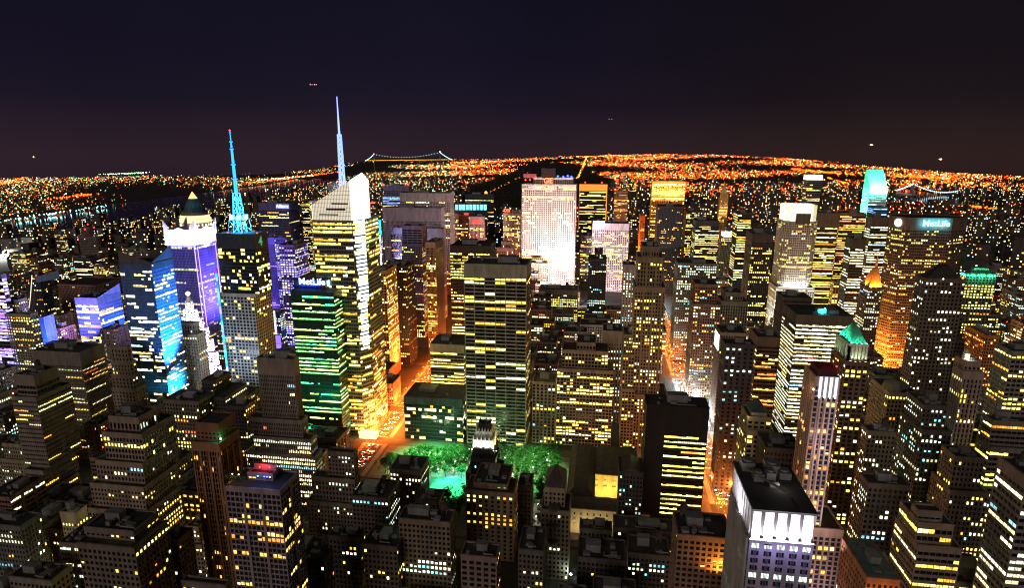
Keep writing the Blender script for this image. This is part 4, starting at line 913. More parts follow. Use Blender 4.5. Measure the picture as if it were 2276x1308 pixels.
# ---- mast tower: dark glass upper part over a white stone grid
root = H('mast', 'the mast tower', 'tower of white stone grid below and dark glass above under a tall blue lit mast', 'office_tower',
  [(480, 564, 522, 593, 3), (488, 563, 655, 602)], 620, sty='big', wall=(.55, .52, .48), bay=4.1, pw=1.3, fl=4, sp=1.3, p=.13, full=.02, run=1.5, pal='yel', nind=100, roofstuff=False, glass=(.015, .03, .06),
  tst={0: ('glass', dict(p=.26, full=.04, top=16, pal='yel', bay=2.6, run=1.6, gain=1.0))}, twall={0: (.05, .055, .06)})
x0, x1, y0, y1, zt = HB['mast'][1]
mx, my = PT(528, 500, 638)[0], 642
BLU = emit((.02, .30, 1.0), 2.2); BLU2 = emit((.04, .55, 1.0), 2.6)
b = MB()
for i in range(4):
    a = math.pi / 4 + i * math.pi / 2
    b.tube((mx + 13 * math.cos(a), my + 13 * math.sin(a), zt), (mx + 11 * math.cos(a), my + 11 * math.sin(a), zt + 15), .6, 5)
    a2 = a + math.pi / 2
    b.tube((mx + 13 * math.cos(a), my + 13 * math.sin(a), zt), (mx + 11 * math.cos(a2), my + 11 * math.sin(a2), zt + 15), .35, 4)
    b.tube((mx + 11 * math.cos(a), my + 11 * math.sin(a), zt + 15), (mx + 11 * math.cos(a2), my + 11 * math.sin(a2), zt + 15), .45, 4)
    b.tube((mx + 11 * math.cos(a), my + 11 * math.sin(a), zt + 15), (mx + 3 * math.cos(a), my + 3 * math.sin(a), zt + 24), .4, 4)
b.build('mast_base_frame', wallm((.5, .55, .6), .5), root)
zm = PT(520, 292, 642)[2]
lattice_mast(root, mx, my, zt, zt + 45, 5.2, 2.6, BLU2, 4, 'mast_segment', .55)
zz = [(zt + 45, 2.0), (zt + 62, 1.7), (zt + 78, 1.45), (zt + 95, 1.15), (zm - 10, .6), (zm, .35)]
for (a, r), (c, r2) in zip(zz, zz[1:]):
    b = MB(); b.tube((mx, my, a), (mx, my, c - .6), r, 8, r2 * 1.05); b.cyl(mx, my, c - 1.8, c - .7, r * 1.55, r * 1.55, 8); b.build('mast_segment', BLU, root)
for i in range(6):
    a = i * math.pi / 3
    b = MB(); b.cyl(mx + 8.5 * math.cos(a), my + 8.5 * math.sin(a), zt + 15.5, zt + 20, 2.4, 2.4, 10); b.build('antenna_drum', emit((.35, .85, 1.0), 1.8, True), root)
bulb(root, (mx, my, zm + 1), 1.3, (1, .05, .05), 4)
for xx in (PT(506, 520, 624)[0], PT(571, 515, 624)[0]): bulb(root, (xx, 624, zt + 2.2), 1.0, (1, .05, .04), 4)
text(root, '4', (x1 + .4, (y0 + y1) / 2 - 2, zt - 9), 15, emit((.05, .45, .18), .55), R(90))

# ---- dazzling stepped tower with the globe (white and violet floodlight)
root = H('para', 'the dazzling stepped tower', 'stepped tower ablaze in white and violet floodlight with a glass globe on top', 'office_tower',
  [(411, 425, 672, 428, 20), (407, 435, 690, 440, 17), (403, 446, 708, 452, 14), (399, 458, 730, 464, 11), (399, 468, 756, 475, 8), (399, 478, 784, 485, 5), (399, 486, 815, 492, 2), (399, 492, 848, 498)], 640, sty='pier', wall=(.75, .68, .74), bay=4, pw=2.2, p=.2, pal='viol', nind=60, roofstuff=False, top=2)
x0, x1, y0, y1, zt = HB['para'][1]
gx, gy = (x0 + x1) / 2, (y0 + y1) / 2
b = MB(); b.cyl(gx, gy, zt, zt + 4.5, 3.6, 2.4, 8); b.cyl(gx, gy, zt + 4.5, zt + 7.5, 2.2, 1.8, 8); b.build('lantern', wallm((.6, .6, .65)), root)
b = MB()
for i in range(6): b.cyl(gx, gy, zt + 7.5 + i * 1.0, zt + 8.5 + i * 1.0, 3.0 * math.sin(math.pi * (i + .12) / 6.24), 3.0 * math.sin(math.pi * (i + 1.12) / 6.24), 12)
b.build('globe', emit((1.0, .75, .4), 1.8, True), root)
zl_ = 0
for q in HB['para'][2]:
    hh = max(4, q[4] - zl_); zl_ = max(zl_, q[4])
    lamp('AREA', ((q[0] + q[1]) / 2, q[2] - 2.0, zl_ - hh + 1.2), 60 * (q[1] - q[0]) * hh, (.92, .84, 1.0), root, ((q[0] + q[1]) / 2, q[2], zl_ - hh + 9), size=(q[1] - q[0], .8))
    lamp('AREA', (q[1] + 2.2, (q[2] + q[3]) / 2, zl_ - hh + 1.2), 55 * 7 * hh, (.85, .72, 1.0), root, (q[1], (q[2] + q[3]) / 2, zl_ - hh + 9), size=(.8, 6))
lamp('SPOT', (PT(392, 735, 652)[0] - 4, 648, zt - 18), 9000, (.1, .9, 1.0), root, (x0, 662, zt - 8), angle=70)

# ---- winged violet tower, and behind it the cone-crowned tower
Y = 770
q = [PT(370, 536, Y)[0], PT(434, 536, Y)[0]]; Zt = PT(400, 533, Y)[2]
dp = 46
poly = rect(q[0], q[1], Y, Y + dp)
root = seg_facade_tower('office_tower', 'astor', 'the winged violet tower', 'tall violet-lit tower with a notched white winged crown', 'office_tower',
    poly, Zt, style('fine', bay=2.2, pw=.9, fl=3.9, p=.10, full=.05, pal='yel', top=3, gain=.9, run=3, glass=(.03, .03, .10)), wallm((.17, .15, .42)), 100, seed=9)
b = MB(); x0, x1 = q[0] - 1.5, q[1] + 1.5; W = x1 - x0; yy = Y - 1.5; ye = Y + dp + 1.5
zb0 = Zt + 1.3; hc = PT(400, 505, Y)[2] - Zt; hw = PT(400, 491, Y)[2] - Zt
for f0, f1, h0, h1 in ((0, .16, hw, hc), (.34, .5, hc * .8, hc), (.5, .66, hc, hc * .8), (.84, 1, hc, hw), (.16, .34, hc * .8, hc * .8), (.66, .84, hc * .8, hc * .8)):
    xa_, xb_ = x0 + W * f0 + .02, x0 + W * f1 - .02
    b.prism([(xa_, yy), (xb_, yy), (xb_, yy + 1.2), (xa_, yy + 1.2)], zb0 - 9, [Zt + h0, Zt + h1, Zt + h1, Zt + h0])
    ya_, yb_ = yy + 1.25 + (ye - yy) * f0, yy + 1.2 + (ye - yy) * f1 - .04
    b.prism([(x1 - 1.2, ya_), (x1, ya_), (x1, yb_), (x1 - 1.2, yb_)], zb0 - 9, [Zt + h0, Zt + h0, Zt + h1, Zt + h1])
    b.prism([(x0, ya_), (x0 + 1.2, ya_), (x0 + 1.2, yb_), (x0, yb_)], zb0 - 9, [Zt + h0, Zt + h0, Zt + h1, Zt + h1])
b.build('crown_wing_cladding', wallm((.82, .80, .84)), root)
penthouse(root, q[0] + 8, q[1] - 6, Y + 8, Y + dp - 8, Zt + .1, 6)
flood(root, x0, x1, Y - 1.5, Zt - 8, Zt + hw, 12, (1.0, .94, 1.0), 7)
lamp('AREA', (x1 + 7, Y + dp / 2, Zt - 8), 70000, (1.0, .93, 1.0), root, (x1, Y + dp / 2, Zt + 4), size=(3, dp))
flood(root, q[0], q[1], Y, Zt - 150, Zt, .35, (.20, .15, 1.0), 60, .55)
lamp('AREA', (q[1] + 40, Y + 16, Zt - 95), 330000, (.22, .16, 1.0), root, (q[1], Y + 22, Zt - 50), size=(30, 40))
b = MB()
for f in (.06, .94): b.box(q[1] + .06, q[1] + .5, Y + dp * f - .5, Y + dp * f + .5, 10, Zt - 10)
b.box(q[0] + (q[1] - q[0]) * .93, q[0] + (q[1] - q[0]) * .96, Y - .5, Y - .08, 10, Zt - 10)
b.build('edge_light_strip', emit((.75, .5, 1.0), .9), root)
bulb(root, (x1 + 2, Y - 3, Zt - 1), 2.0, (.45, .95, 1.0), 5)
Y = 1250
q = [PT(384, 500, Y)[0], PT(444, 500, Y)[0]]; cx, W = (q[0] + q[1]) / 2, q[1] - q[0]; rr = W / 2; cy = Y + rr
def pz(v): return PT(410, v, Y)[2]
root = seg_facade_tower('office_tower', 'wwp', 'the cone-crowned tower', 'dark copper cone with glowing orange tip on a tower behind the winged crown', 'office_tower',
    rect(q[0], q[1], Y, Y + W), pz(512), style('punch', p=.2, pal='yel'), wallm((.34, .28, .24)), 40, seed=10)
b = MB(); b.cyl(cx, cy, pz(512) + .1, pz(497), rr * .94, rr * .94, 20); b.build('drum', wallm((.5, .44, .34)), root)
b = MB()
for i in range(24): a_ = 2 * math.pi * i / 24; b.box(cx + rr * .95 * math.cos(a_) - 1, cx + rr * .95 * math.cos(a_) + 1, cy + rr * .95 * math.sin(a_) - 1, cy + rr * .95 * math.sin(a_) + 1, pz(497) - 8, pz(497) - 3)
b.build('window_glazing', emit((1.0, .85, .5), 1.5), root)
b = MB(); b.cyl(cx, cy, pz(497), pz(489), rr * 1.0, rr * 1.0, 24); b.cyl(cx, cy, pz(488), pz(481), rr * .95, rr * .9, 24); b.build('cornice_ring', emit((1.0, .86, .45), .9, True), root)
b = MB(); b.cyl(cx, cy, pz(489), pz(488), rr * .9, rr * .9, 24); b.cyl(cx, cy, pz(481), pz(474), rr * .86, rr * .78, 24); b.build('attic_ring', wallm((.25, .2, .12)), root)
b = MB(); b.cyl(cx, cy, pz(474), pz(444), rr * .74, rr * .30, 16); b.build('copper_cone', wallm((.045, .12, .13), .5), root)
b = MB(); b.cyl(cx, cy, pz(444), pz(428), rr * .29, .3, 8); b.build('glowing_tip', emit((1.0, .42, .16), 1.7, True), root)
for i in range(7):
    a_ = math.pi * (1.0 + i / 6); o = (cx + rr * .86 * math.cos(a_), cy + rr * .86 * math.sin(a_), pz(473))
    lamp('SPOT', o, 9000, (.3, .95, 1.0), root, (cx + rr * .5 * math.cos(a_), cy + rr * .5 * math.sin(a_), pz(450)), angle=40, rad=.5)

# ---- black-gold crowned tower on the south edge of the park
Y = 468
a, c = PT(1046, 1015, Y), PT(1101, 1015, Y); x0, x1 = a[0], c[0]; zt = PT(1070, 1003, Y)[2]
rng = np.random.default_rng(4)
def rp(e): return rect(x0 + e, x1 - e, Y + e, Y + 22 - e)
root = tiers_building('office_tower', 'black brick gothic tower with a blazing white and gold pinnacled crown before the park', 'office_tower',
    [(rect(x0 - 4, x1 + 4, Y - 3, Y + 25), zt - 22), (rp(0), zt - 8), (rp(1.2), zt)], style('pier', bay=2.6, pw=1.3, p=.04, pal='cool', top=3), wallm((.035, .032, .03)), rng, 30)
BLD.append(('the golden-crowned black tower', 1070, 985, Y))
M_GOLD = wallm((.55, .42, .16), .5)
z = zt
for lv, (e, h) in enumerate(((2.2, 9), (4.4, 7), (6.4, 5))):
    b = MB(); b.box(x0 + e, x1 - e, Y + e, Y + 22 - e, z, z + h)
    for i in range(6):
        f = i / 5; x = x0 + e + (x1 - x0 - 2 * e) * f
        for yy in (Y + e, Y + 22 - e): b.cyl(x, yy, z, z + h + 1.5, .7, .55, 6); b.cyl(x, yy, z + h + 1.5, z + h + 4, .6, .05, 6)
    for i in range(1, 5):
        yy = Y + e + (22 - 2 * e) * i / 5
        for x in (x0 + e, x1 - e): b.cyl(x, yy, z, z + h + 1.5, .7, .55, 6); b.cyl(x, yy, z + h + 1.5, z + h + 4, .6, .05, 6)
    b.build('pinnacle_crown', wallm((.62, .6, .52)) if lv < 2 else wallm((.04, .036, .03)), root); z += h
for f in (.1, .37, .63, .9):
    lamp('SPOT', (x0 + (x1 - x0) * f, Y - 1.2, zt + .8), 6000, (.85, 1.0, .95), root, (x0 + (x1 - x0) * f, Y + 5, zt + 13), angle=100, rad=.4)
lamp('SPOT', (x1 + 2, Y + 8, zt + 1), 7000, (1, .85, .3), root, (x1 - 4, Y + 9, zt + 12), angle=100)
lamp('SPOT', (x1 + 3, Y + 4, zt - 14), 5000, (1, .85, .3), root, (x1 - 1, Y + 5, zt - 6), angle=90)
for xx in (x0 - 1, x0 + 1.5, x1 - 1.5, x1 + 1): bulb(root, (xx, Y - .6, zt + 1.2), .5, (.7, 1, .95), 4, 'lamp_globe')

# ---- broad winged slab with white letters (elongated octagon)
Y = 860
a, b_, c, d = PT(1984, 520, Y + 16)[0], PT(2012, 520, Y)[0], PT(2113, 520, Y)[0], PT(2146, 520, Y + 16)[0]
Zt = PT(2060, 486, Y)[2]
poly = [(b_, Y), (c, Y), (d, Y + 18), (d, Y + 32), (c, Y + 50), (b_, Y + 50), (a, Y + 32), (a, Y + 18)]
root = seg_facade_tower('office_tower', 'pan', 'the broad winged slab', 'broad winged slab with glowing white letters, its lower west face washed orange', 'office_tower',
    poly, Zt, style('band', bay=2.9, pw=.9, fl=3.9, sp=2.0, p=.18, full=.08, pal='yel', run=2, top=16, gain=.85, lit=[(.70, .73, .7), (.55, .58, .7)]), wallm((.19, .135, .10)), 100, seed=11)
M_SIGN = emit((.75, 1.0, 1.0), 2.6, True)
text(root, 'MetLife', ((b_ + c) / 2 + 8, Y - .8, Zt - 6.5), 11, emit((.35, .95, 1.0), 1.7, True))
lamp('AREA', ((b_ + c) / 2 + 6, Y - 4, Zt - 6), 9000, (.1, .7, 1.0), root, ((b_ + c) / 2 + 6, Y, Zt - 6), size=(34, 10), name='sign_glow_lamp')
b = MB(); wx, wy = (a * .62 + b_ * .38), Y + 11
b.cyl(0, 0, -.4, .4, 5.4, 5.4, 16)
lg = b.build('sign_disc', emit((.9, 1.0, .9), 2.0, True)); lg.parent = root; lg.rotation_euler = (R(90), 0, math.atan2(-18, b_ - a)); lg.location = Vector((wx - 1.0, wy - 1.0, Zt - 7)) - root.location
for i in range(5):
    bx_ = a - 20 - i * 3
    lamp('AREA', (a - 10, Y - 34, 14 + i * 3), 200000, (1.0, .30, .03), root, (a + 4, Y + 6, 34), size=(20, 6)) if i == 0 else None
lamp('AREA', (a - 26, Y - 8, 16), 220000, (1.0, .30, .03), root, (a + 2, Y + 14, 36), size=(20, 6))
# orange glowing gilded roof in front of it
Y2 = 780; g0, g1 = PT(1930, 640, Y2)[0], PT(1962, 640, Y2)[0]; gz = PT(1945, 642, Y2)[2]
rng = np.random.default_rng(8)
r2 = tiers_building('office_tower', 'slim tower whose steep gilded roof glows orange beside the broad winged slab', 'office_tower', [(rect(g0, g1, Y2, Y2 + 26), gz)], style('punch', p=.35, pal='white', bay=2.8), wallm((.25, .2, .16)), rng, 60)
BLD.append(('the gilded-roofed tower', 1950, 640, Y2))
b = MB(); m = (g0 + g1) / 2
b.prism(rect(g0 + .5, g1 - .5, Y2 + .5, Y2 + 25.5), gz + .1, gz + 24, rect(m - 2 + 3, m + 2 + 3, Y2 + 10, Y2 + 16)); b.build('steep_roof', wallm((.6, .32, .10), .5), r2)
b = MB(); b.cyl(m + 3, Y2 + 13, gz + 24, gz + 30, 2, 1.6, 8); b.cyl(m + 3, Y2 + 13, gz + 30, gz + 40, 1.5, .1, 8); b.build('lantern', wallm((.6, .3, .08)), r2)
for f in (.15, .5, .85): lamp('SPOT', (g0 + (g1 - g0) * f, Y2 - 1, gz + 1.5), 26000, (1, .33, .04), r2, (m + 2, Y2 + 9, gz + 14), angle=100)
lamp('SPOT', (g0 - 2, Y2 + 12, gz + 1.5), 30000, (1, .33, .04), r2, (m, Y2 + 12, gz + 18), angle=100)

# ---- flared white tower with blazing crown (chamfered square)
Y = 985
a, c = PT(1742, 520, Y)[0], PT(1818, 520, Y)[0]; Zs = PT(1780, 494, Y)[2]; Zt = PT(1780, 458, Y)[2]; ch = 8
D = c - a
poly = [(a + ch, Y), (c - ch, Y), (c, Y + ch), (c, Y + D - ch), (c - ch, Y + D), (a + ch, Y + D), (a, Y + D - ch), (a, Y + ch)]
zb = PT(1780, 640, Y)[2]
big = [(a - 4, Y - 3), (c + 4, Y - 3), (c + 4, Y + D + 3), (a - 4, Y + D + 3)]
root = seg_facade_tower('office_tower', 'flare', 'the flared white tower', 'white floodlit octagonal tower with a solid blazing yellow white glass crown', 'office_tower',
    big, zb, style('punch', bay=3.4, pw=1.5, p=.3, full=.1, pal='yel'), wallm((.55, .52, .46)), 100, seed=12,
    extra=[(poly, Zs, style('punch', bay=3.2, pw=1.4, p=.22, full=.05, pal='yel', top=2, lit=[(.30, .33, .9)]))])
ip = inset(poly, 2.5)
b = MB(); b.prism(ip, Zs + 1, Zt); b.build('glass_crown', emit((1.0, .92, .55), 2.4, True), root)
b = MB()
for i in range(8):
    p, q = np.array(ip[i]), np.array(ip[(i + 1) % 8])
    for f in np.linspace(0, 1, 6)[:-1]:
        o = p + (q - p) * f; b.box(o[0] - .35, o[0] + .35, o[1] - .35, o[1] + .35, Zs + 1, Zt + 1.2)
b.build('crown_frame', wallm((.6, .5, .3)), root)
b = MB(); b.box((a + c) / 2 - 9, (a + c) / 2 + 12, Y - .4, Y + 3, Zs - 3, Zs + 13); b.build('plant_screen', wallm((.12, .10, .09)), root)
flood(root, a, c, Y - 3, zb - 50, zb + 70, 5.0, (.95, 1.0, .97), 18, .35)
flood(root, a, c, Y, zb + 1, zb + 50, 3, (1.0, 1.0, .95), 5, .3)
lamp('AREA', (a - 22, Y + 6, zb - 60), 14000, (.9, 1.0, .97), root, (a, Y + 12, zb - 10), size=(10, 20))
lamp('SPOT', (PT(1728, 720, 930)[0] - 5, 925, zb - 80), 200000, (.1, 1.0, .5), root, (a - 3, 985, zb - 30), angle=50)

# ---- wedge-roofed far tower glowing green white
Y = 1560
a, c = PT(1931, 440, Y)[0], PT(1970, 440, Y)[0]; Zs = PT(1950, 419, Y)[2]; D = c - a; Zp = PT(1945, 377, Y + D)[2]
root = seg_facade_tower('office_tower', 'wedge', 'the wedge-roofed tower', 'white banded tower with a tall slanted wedge roof glowing green', 'office_tower',
    rect(a, c, Y, Y + D), Zs, style('band', bay=4, pw=.2, fl=3.9, sp=2.2, p=.3, full=.1, pal='cool', top=14), wallm((.72, .74, .74)), 70, seed=13)
b = MB()
b.add([(a, Y, Zs + .6), (c, Y, Zs + .6), (c, Y + D, Zs + .6), (a, Y + D, Zs + .6), (c, Y + D - 3, Zp), (a, Y + D - 3, Zp), (c, Y + D, Zp), (a, Y + D, Zp)],
      [(0, 1, 4, 5), (1, 2, 6, 4), (0, 5, 7, 3), (5, 4, 6, 7), (2, 3, 7, 6), (3, 2, 1, 0)])
b.build('slanted_roof', wallm((.35, .55, .50), .6), root)
lamp('AREA', ((a + c) / 2, Y - 22, Zs + 4), 330000, (.10, 1.0, .62), root, ((a + c) / 2, Y + D * .5, Zs + 30), size=(40, 5))
lamp('AREA', (a - 40, Y + 8, Zs - 70), 500000, (.05, 1.0, .45), root, (a, Y + D / 2, Zs - 10), size=(10, 40))
flood(root, a, c, Y, Zs - 110, Zs, 3.0, (.86, .97, 1.0), 30)
b = MB(); b.box(a + 1, c - 1, Y - 1.2, Y - .2, Zs - .5, Zs + 2.6); b.build('roof_edge_lights', emit((.9, 1, 1), 2.5), root)
a2, c2 = PT(1942, 480, 1380)[0], PT(1974, 480, 1380)[0]
H('R19', 'the blue mirrored block', 'small blue mirrored block glowing at the foot of the wedge-roofed tower', 'office_block', [(1942, 1973, 461, None)], 1380, dep=30, sty='band', wall=(.1, .32, .55), p=.7, pal='blue', bay=5, nind=30, roofstuff=False, full=.6)

# ---- near tower with floodlit top piers
Y = 225
a, c = PT(1672, 1147, Y), PT(1819, 1138, Y); x0, x1, Zt = a[0], c[0], (a[2] + c[2]) / 2
lo, hi = Y + 3, Y + 120
for _ in range(40):
    m = (lo + hi) / 2
    if PX(x0, m, Zt)[0] > 1629: lo = m
    else: hi = m
y1 = lo; Zl = PT(1740, 1208, Y)[2]
root = seg_facade_tower('office_tower', 'piers', 'the floodlit-pier tower', 'grey stone tower with dazzling floodlit white piers round its flat dark roof', 'office_tower',
    rect(x0, x1, Y, y1), Zl, style('punch', bay=(x1 - x0) / 5, pw=1.9, fl=3.4, sp=1.0, rel=.5, p=.05, pal='cool', top=1.2, glass=(.015, .018, .04)), wallm((.40, .36, .38)), 100, seed=21)
fin = MB()                      # saw-toothed stone fins of the blank west flank
n = 22
for i in range(n): yy = Y + 1.5 + (y1 - Y - 3) * i / n; fin.box(x0 - .9, x0 - .1, yy, yy + (y1 - Y) / n * .45, 0, Zl)
fin.build('stone_fin_cladding', wallm((.40, .39, .38)), root)
mul = MB()
bw = (x1 - x0) / 5
for i in range(5):
    for k in (-1, 0, 1): xx = x0 + (i + .5) * bw + k * (bw - 1.9) / 6; mul.box(xx - .09, xx + .09, Y - .06 + .1, Y + .46, 0, Zl - 1.4)
mul.build('mullion_frame', wallm((.2, .18, .2)), root)
b = MB()
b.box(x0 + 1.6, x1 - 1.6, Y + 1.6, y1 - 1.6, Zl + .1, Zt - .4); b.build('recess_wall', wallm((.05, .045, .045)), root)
W5 = (x1 - x0)
for i in range(5):
    f0 = x0 + W5 * (i / 5 + .018); b = MB(); b.box(f0, f0 + W5 * .125, Y + .02, Y + 1.5, Zl + 1.05, Zt); b.build('pier', wallm((.72, .70, .72)), root)
nS = 9
for i in range(nS):
    f0 = Y + 2.5 + (y1 - Y - 4) * i / nS; b = MB(); b.box(x0 + .02, x0 + 1.5, f0, f0 + (y1 - Y) / nS * .6, Zl + 1.05, Zt); b.build('pier', wallm((.72, .70, .72)), root)
    f0 = f0; b = MB(); b.box(x1 - 1.5, x1 - .02, f0, f0 + (y1 - Y) / nS * .6, Zl + 1.05, Zt); b.build('pier', wallm((.72, .70, .72)), root)
b = MB(); b.box(x0 - .15, x1 + .15, Y - .15, y1 + .15, Zt, Zt + .9); b.build('roof', M_ROOF, root)
for i in range(5):
    xx = x0 + W5 * (i / 5 + .08)
    lamp('AREA', (xx, Y - 1.4, Zl + .6), 7500, (.93, .90, 1.0), root, (xx, Y + .2, Zl + 6), size=(3, .5))
    bulb(root, (xx, Y - 1.0, Zl + 1.6), .45, (.9, .85, 1), 6, 'floodlight')
lamp('AREA', (x0 - 1.6, (Y + y1) / 2, Zl + .8), 9000, (.93, .90, 1.0), root, (x0, (Y + y1) / 2, Zl + 7), size=(.8, y1 - Y))
lamp('AREA', ((x0 + x1) / 2, Y - 5, Zl - 1), 1000, (.45, .38, 1.0), root, ((x0 + x1) / 2, Y, Zl - 9), size=(W5, 1))
rz = Zt + .9
for i, (fx, fy, s, h) in enumerate(((.30, .62, 3.4, 3.5), (.52, .66, 3.2, 3.5), (.78, .72, 4, 3), (.62, .84, 5, 4), (.2, .86, 4.5, 4))):
    x, y = x0 + W5 * fx, Y + (y1 - Y) * fy
    b = MB(); b.box(x - s * .6, x + s * .6, y - s * .7, y + s * .7, rz, rz + h); b.cyl(x, y, rz + h, rz + h + .8, s * .45, s * .45, 12); b.build('cooling_unit', M_METAL, root)
b = MB(); b.tube((x0 + 4, Y + (y1 - Y) * .72, rz + 2.2), (x0 + W5 * .62, Y + (y1 - Y) * .22, rz + 3.4), .55, 6); b.tube((x0 + W5 * .62, Y + (y1 - Y) * .22, rz + 3.4), (x0 + W5 * .7, Y + (y1 - Y) * .3, rz + .5), .4, 5)
b.build('window_cleaning_boom', M_METAL, root)
b = MB(); b.box(x0 + W5 * .45, x0 + W5 * .6, Y + (y1 - Y) * .46, Y + (y1 - Y) * .5, rz, rz + 1.8); b.build('bulkhead', wallm((.4, .4, .4)), root)
lamp('POINT', (x0 + W5 * .62, Y + (y1 - Y) * .47 - 2, rz + 3), 260, (1, .93, .85), root, rad=.3)

# ---- public library: low marble block with courtyards and long dark roofs
xw, xe_ = GR(1250, 1150)[0], GR(1440, 1150)[0]
lx0, lx1 = PT(1256, 1125, 438)[0], PT(1446, 1125, 438)[0]
ly0, ly1 = 438, 545
root = empty('library', ((lx0 + lx1) / 2, (ly0 + ly1) / 2, 0), 'low pale marble library with long dark roofs round a golden lit courtyard', 'library')
BLD.append(('the library', 1330, 1060, 520)); FOOT.append((lx0, lx1, ly0, ly1))
MAR = wallm((.55, .47, .34))
W = lx1 - lx0
def hip(name, x0, x1, y0, y1, z, h, inset_):
    b = MB(); b.prism(rect(x0 - .6, x1 + .6, y0 - .6, y1 + .6), z, z + .8); b.prism(rect(x0, x1, y0, y1), z + .8, z + h, rect(x0 + inset_, x1 - inset_, y0 + inset_, y1 - inset_)); return b.build(name, wallm((.085, .075, .068), .8), root)
hts = 22
wing = [(lx0, lx1, ly0, ly0 + 18), (lx0, lx0 + W * .35, ly0 + 18, ly1), (lx0 + W * .35, lx1, ly0 + 56, ly1), (lx1 - W * .18, lx1, ly0 + 18, ly0 + 56)]
for i, (p, q, r, s_) in enumerate(wing):
    b = MB(); b.box(p + .01 * i, q - .01 * i, r + .01 * i, s_ - .01 * i, 0, hts - i * .02)
    b.build('marble_wall', MAR, root)
    hip('roof', p + .6, q - .6, r + .6, s_ - .6, hts + .01 * i, 5.5 if i else 3.0, 5)
b = MB()
for i in range(13):
    x = lx0 + W * (i + .5) / 13; b.box(x - .8, x + .8, ly0 - .12, ly0 + .1, 9, 14.5); b.box(x - .5, x + .5, ly0 - .12, ly0 + .1, 17, 19)
b.build('window_glazing', glassm(), root)
b = MB()
for i in range(4):
    x = lx0 + W * (.36 + .12 * i); pts = [(x - 1.8, 11), (x + 1.8, 11)] + [(x + 1.8 * math.cos(t), 16 + 1.8 * math.sin(t)) for t in np.linspace(0, math.pi, 8)]
    b.add([(u_, ly0 + 55.8, z) for u_, z in pts], [tuple(range(len(pts)))])
    b.add([(u_, ly0 + 55.6, z) for u_, z in [(x - 1.8, 11), (x + 1.8, 11), (x + 1.8, 11.4), (x - 1.8, 11.4)]], [(0, 1, 2, 3)])
b.build('arched_window_frame', glassm(), root)
lamp('AREA', (lx0 + W * .56, ly0 + 36, 3), 14000, (1.0, .66, .10), root, (lx0 + W * .56, ly0 + 56, 16), size=(W * .42, 3))
lamp('AREA', (lx0 + W * .4, ly0 - 12, 3), 5000, (1.0, .74, .34), root, (lx0 + W * .4, ly0, 14), size=(W * .7, 2))
lamp('POINT', (lx0 + W * .33, ly0 + 24, 12), 800, (.6, 1, .7), root, rad=.4)
# ================================================================== lights, signs and roofs of the named buildings
def hb(k): return HB[k][0], HB[k][1]
# white floodlit slab
root, (x0, x1, y0, y1, zt) = hb('M1'); q = HB['M1'][2][1]
W = q[1] - q[0]; lo = PT(1220, 660, 1210)[2]
lamp('AREA', ((q[0] + q[1]) / 2 + 5, 1210 - 62, lo + 14), 30000, (1.0, .88, .84), root, ((q[0] + q[1]) / 2 + 6, 1210, lo + 46), size=(W * .8, 4))
lamp('AREA', ((q[0] + q[1]) / 2 + 22, 1210 - 160, lo + 62), 900000, (1.0, .86, .84), root, ((q[0] + q[1]) / 2 + 16, 1210, lo + 105), size=(30, 10))
lamp('AREA', (q[1] + 30, 1230, lo - 10), 60000, (1.0, .86, .84), root, (q[1], 1232, lo + 80), size=(10, 30))
cxs = PT(1219, 400, 1216)[0]
b = MB(); b.box(PT(1164, 400, 1214)[0], PT(1192, 400, 1214)[0], 1212, 1226, q[4] + .1, q[4] + 8); b.build('penthouse', wallm((.4, .1, .1)), root)
text(root, 'GE', (cxs, 1211, PT(1219, 402, 1211)[2]), 15, emit((1.0, .16, .06), 2.4, True))
b = MB(); b.box(cxs - 14, cxs + 14, 1213, 1214, q[4], q[4] + 19); b.build('sign_frame', wallm((.03, .012, .012)), root)
for u, v in ((1168, 400), (1178, 400), (1190, 394)): bulb(root, tuple(PT(u, v, 1212)), 2.2, (1, .05, .03), 3)
for u, v in ((1240, 392), (1252, 393), (1262, 391), (1270, 393)): bulb(root, tuple(PT(u, v, 1216)), 2.4, (.05, .15, 1), 3)
# white pier block
root, (x0, x1, y0, y1, zt) = hb('M5')
flood(root, x0, x1, 1320, zt - 150, zt - 20, 1.0, (1.0, .84, .88), 30, .5)
lamp('POINT', (x0 + 14, 1316, zt + 5), 60000, (.75, .6, 1.0), root, rad=1.5)
b = MB(); b.box(x0 + 1, x0 + 26, 1321, 1324, zt + 1.1, zt + 5); b.build('roof_light_strip', emit((.9, .8, 1.0), 3), root)
# orange frame
root, (x0, x1, y0, y1, zt) = hb('M3')
M_OR = emit((1.0, .26, .03), 1.0)
b = MB(); b.box(x0 - .3, x1 + .3, 1899.3, 1899.9, zt - 19, zt + 1.6); b.build('frame_panel', M_OR, root)
b = MB(); b.box(x1 - 2.6, x1 + .3, 1899.3, 1899.9, 20, zt - 19.1); b.build('frame_panel', M_OR, root)
b = MB(); b.box(x0 - .3, x0 + 1.2, 1899.3, 1899.9, 20, zt - 19.1); b.build('frame_panel', emit((.6, .12, .02), .5), root)
for f in (.2, .8): bulb(root, (x0 + (x1 - x0) * f, 1905, zt + 7), 3, (1, .05, .03), 3)
root, (x0, x1, y0, y1, zt) = hb('M4')
for u in (1368, 1396): bulb(root, tuple(PT(u, 447, 1956)), 3.4, (1, .5, .1), 3)
flood(root, x0, x1, 1960, zt - 130, zt, .5, (1, .3, .15), 40)
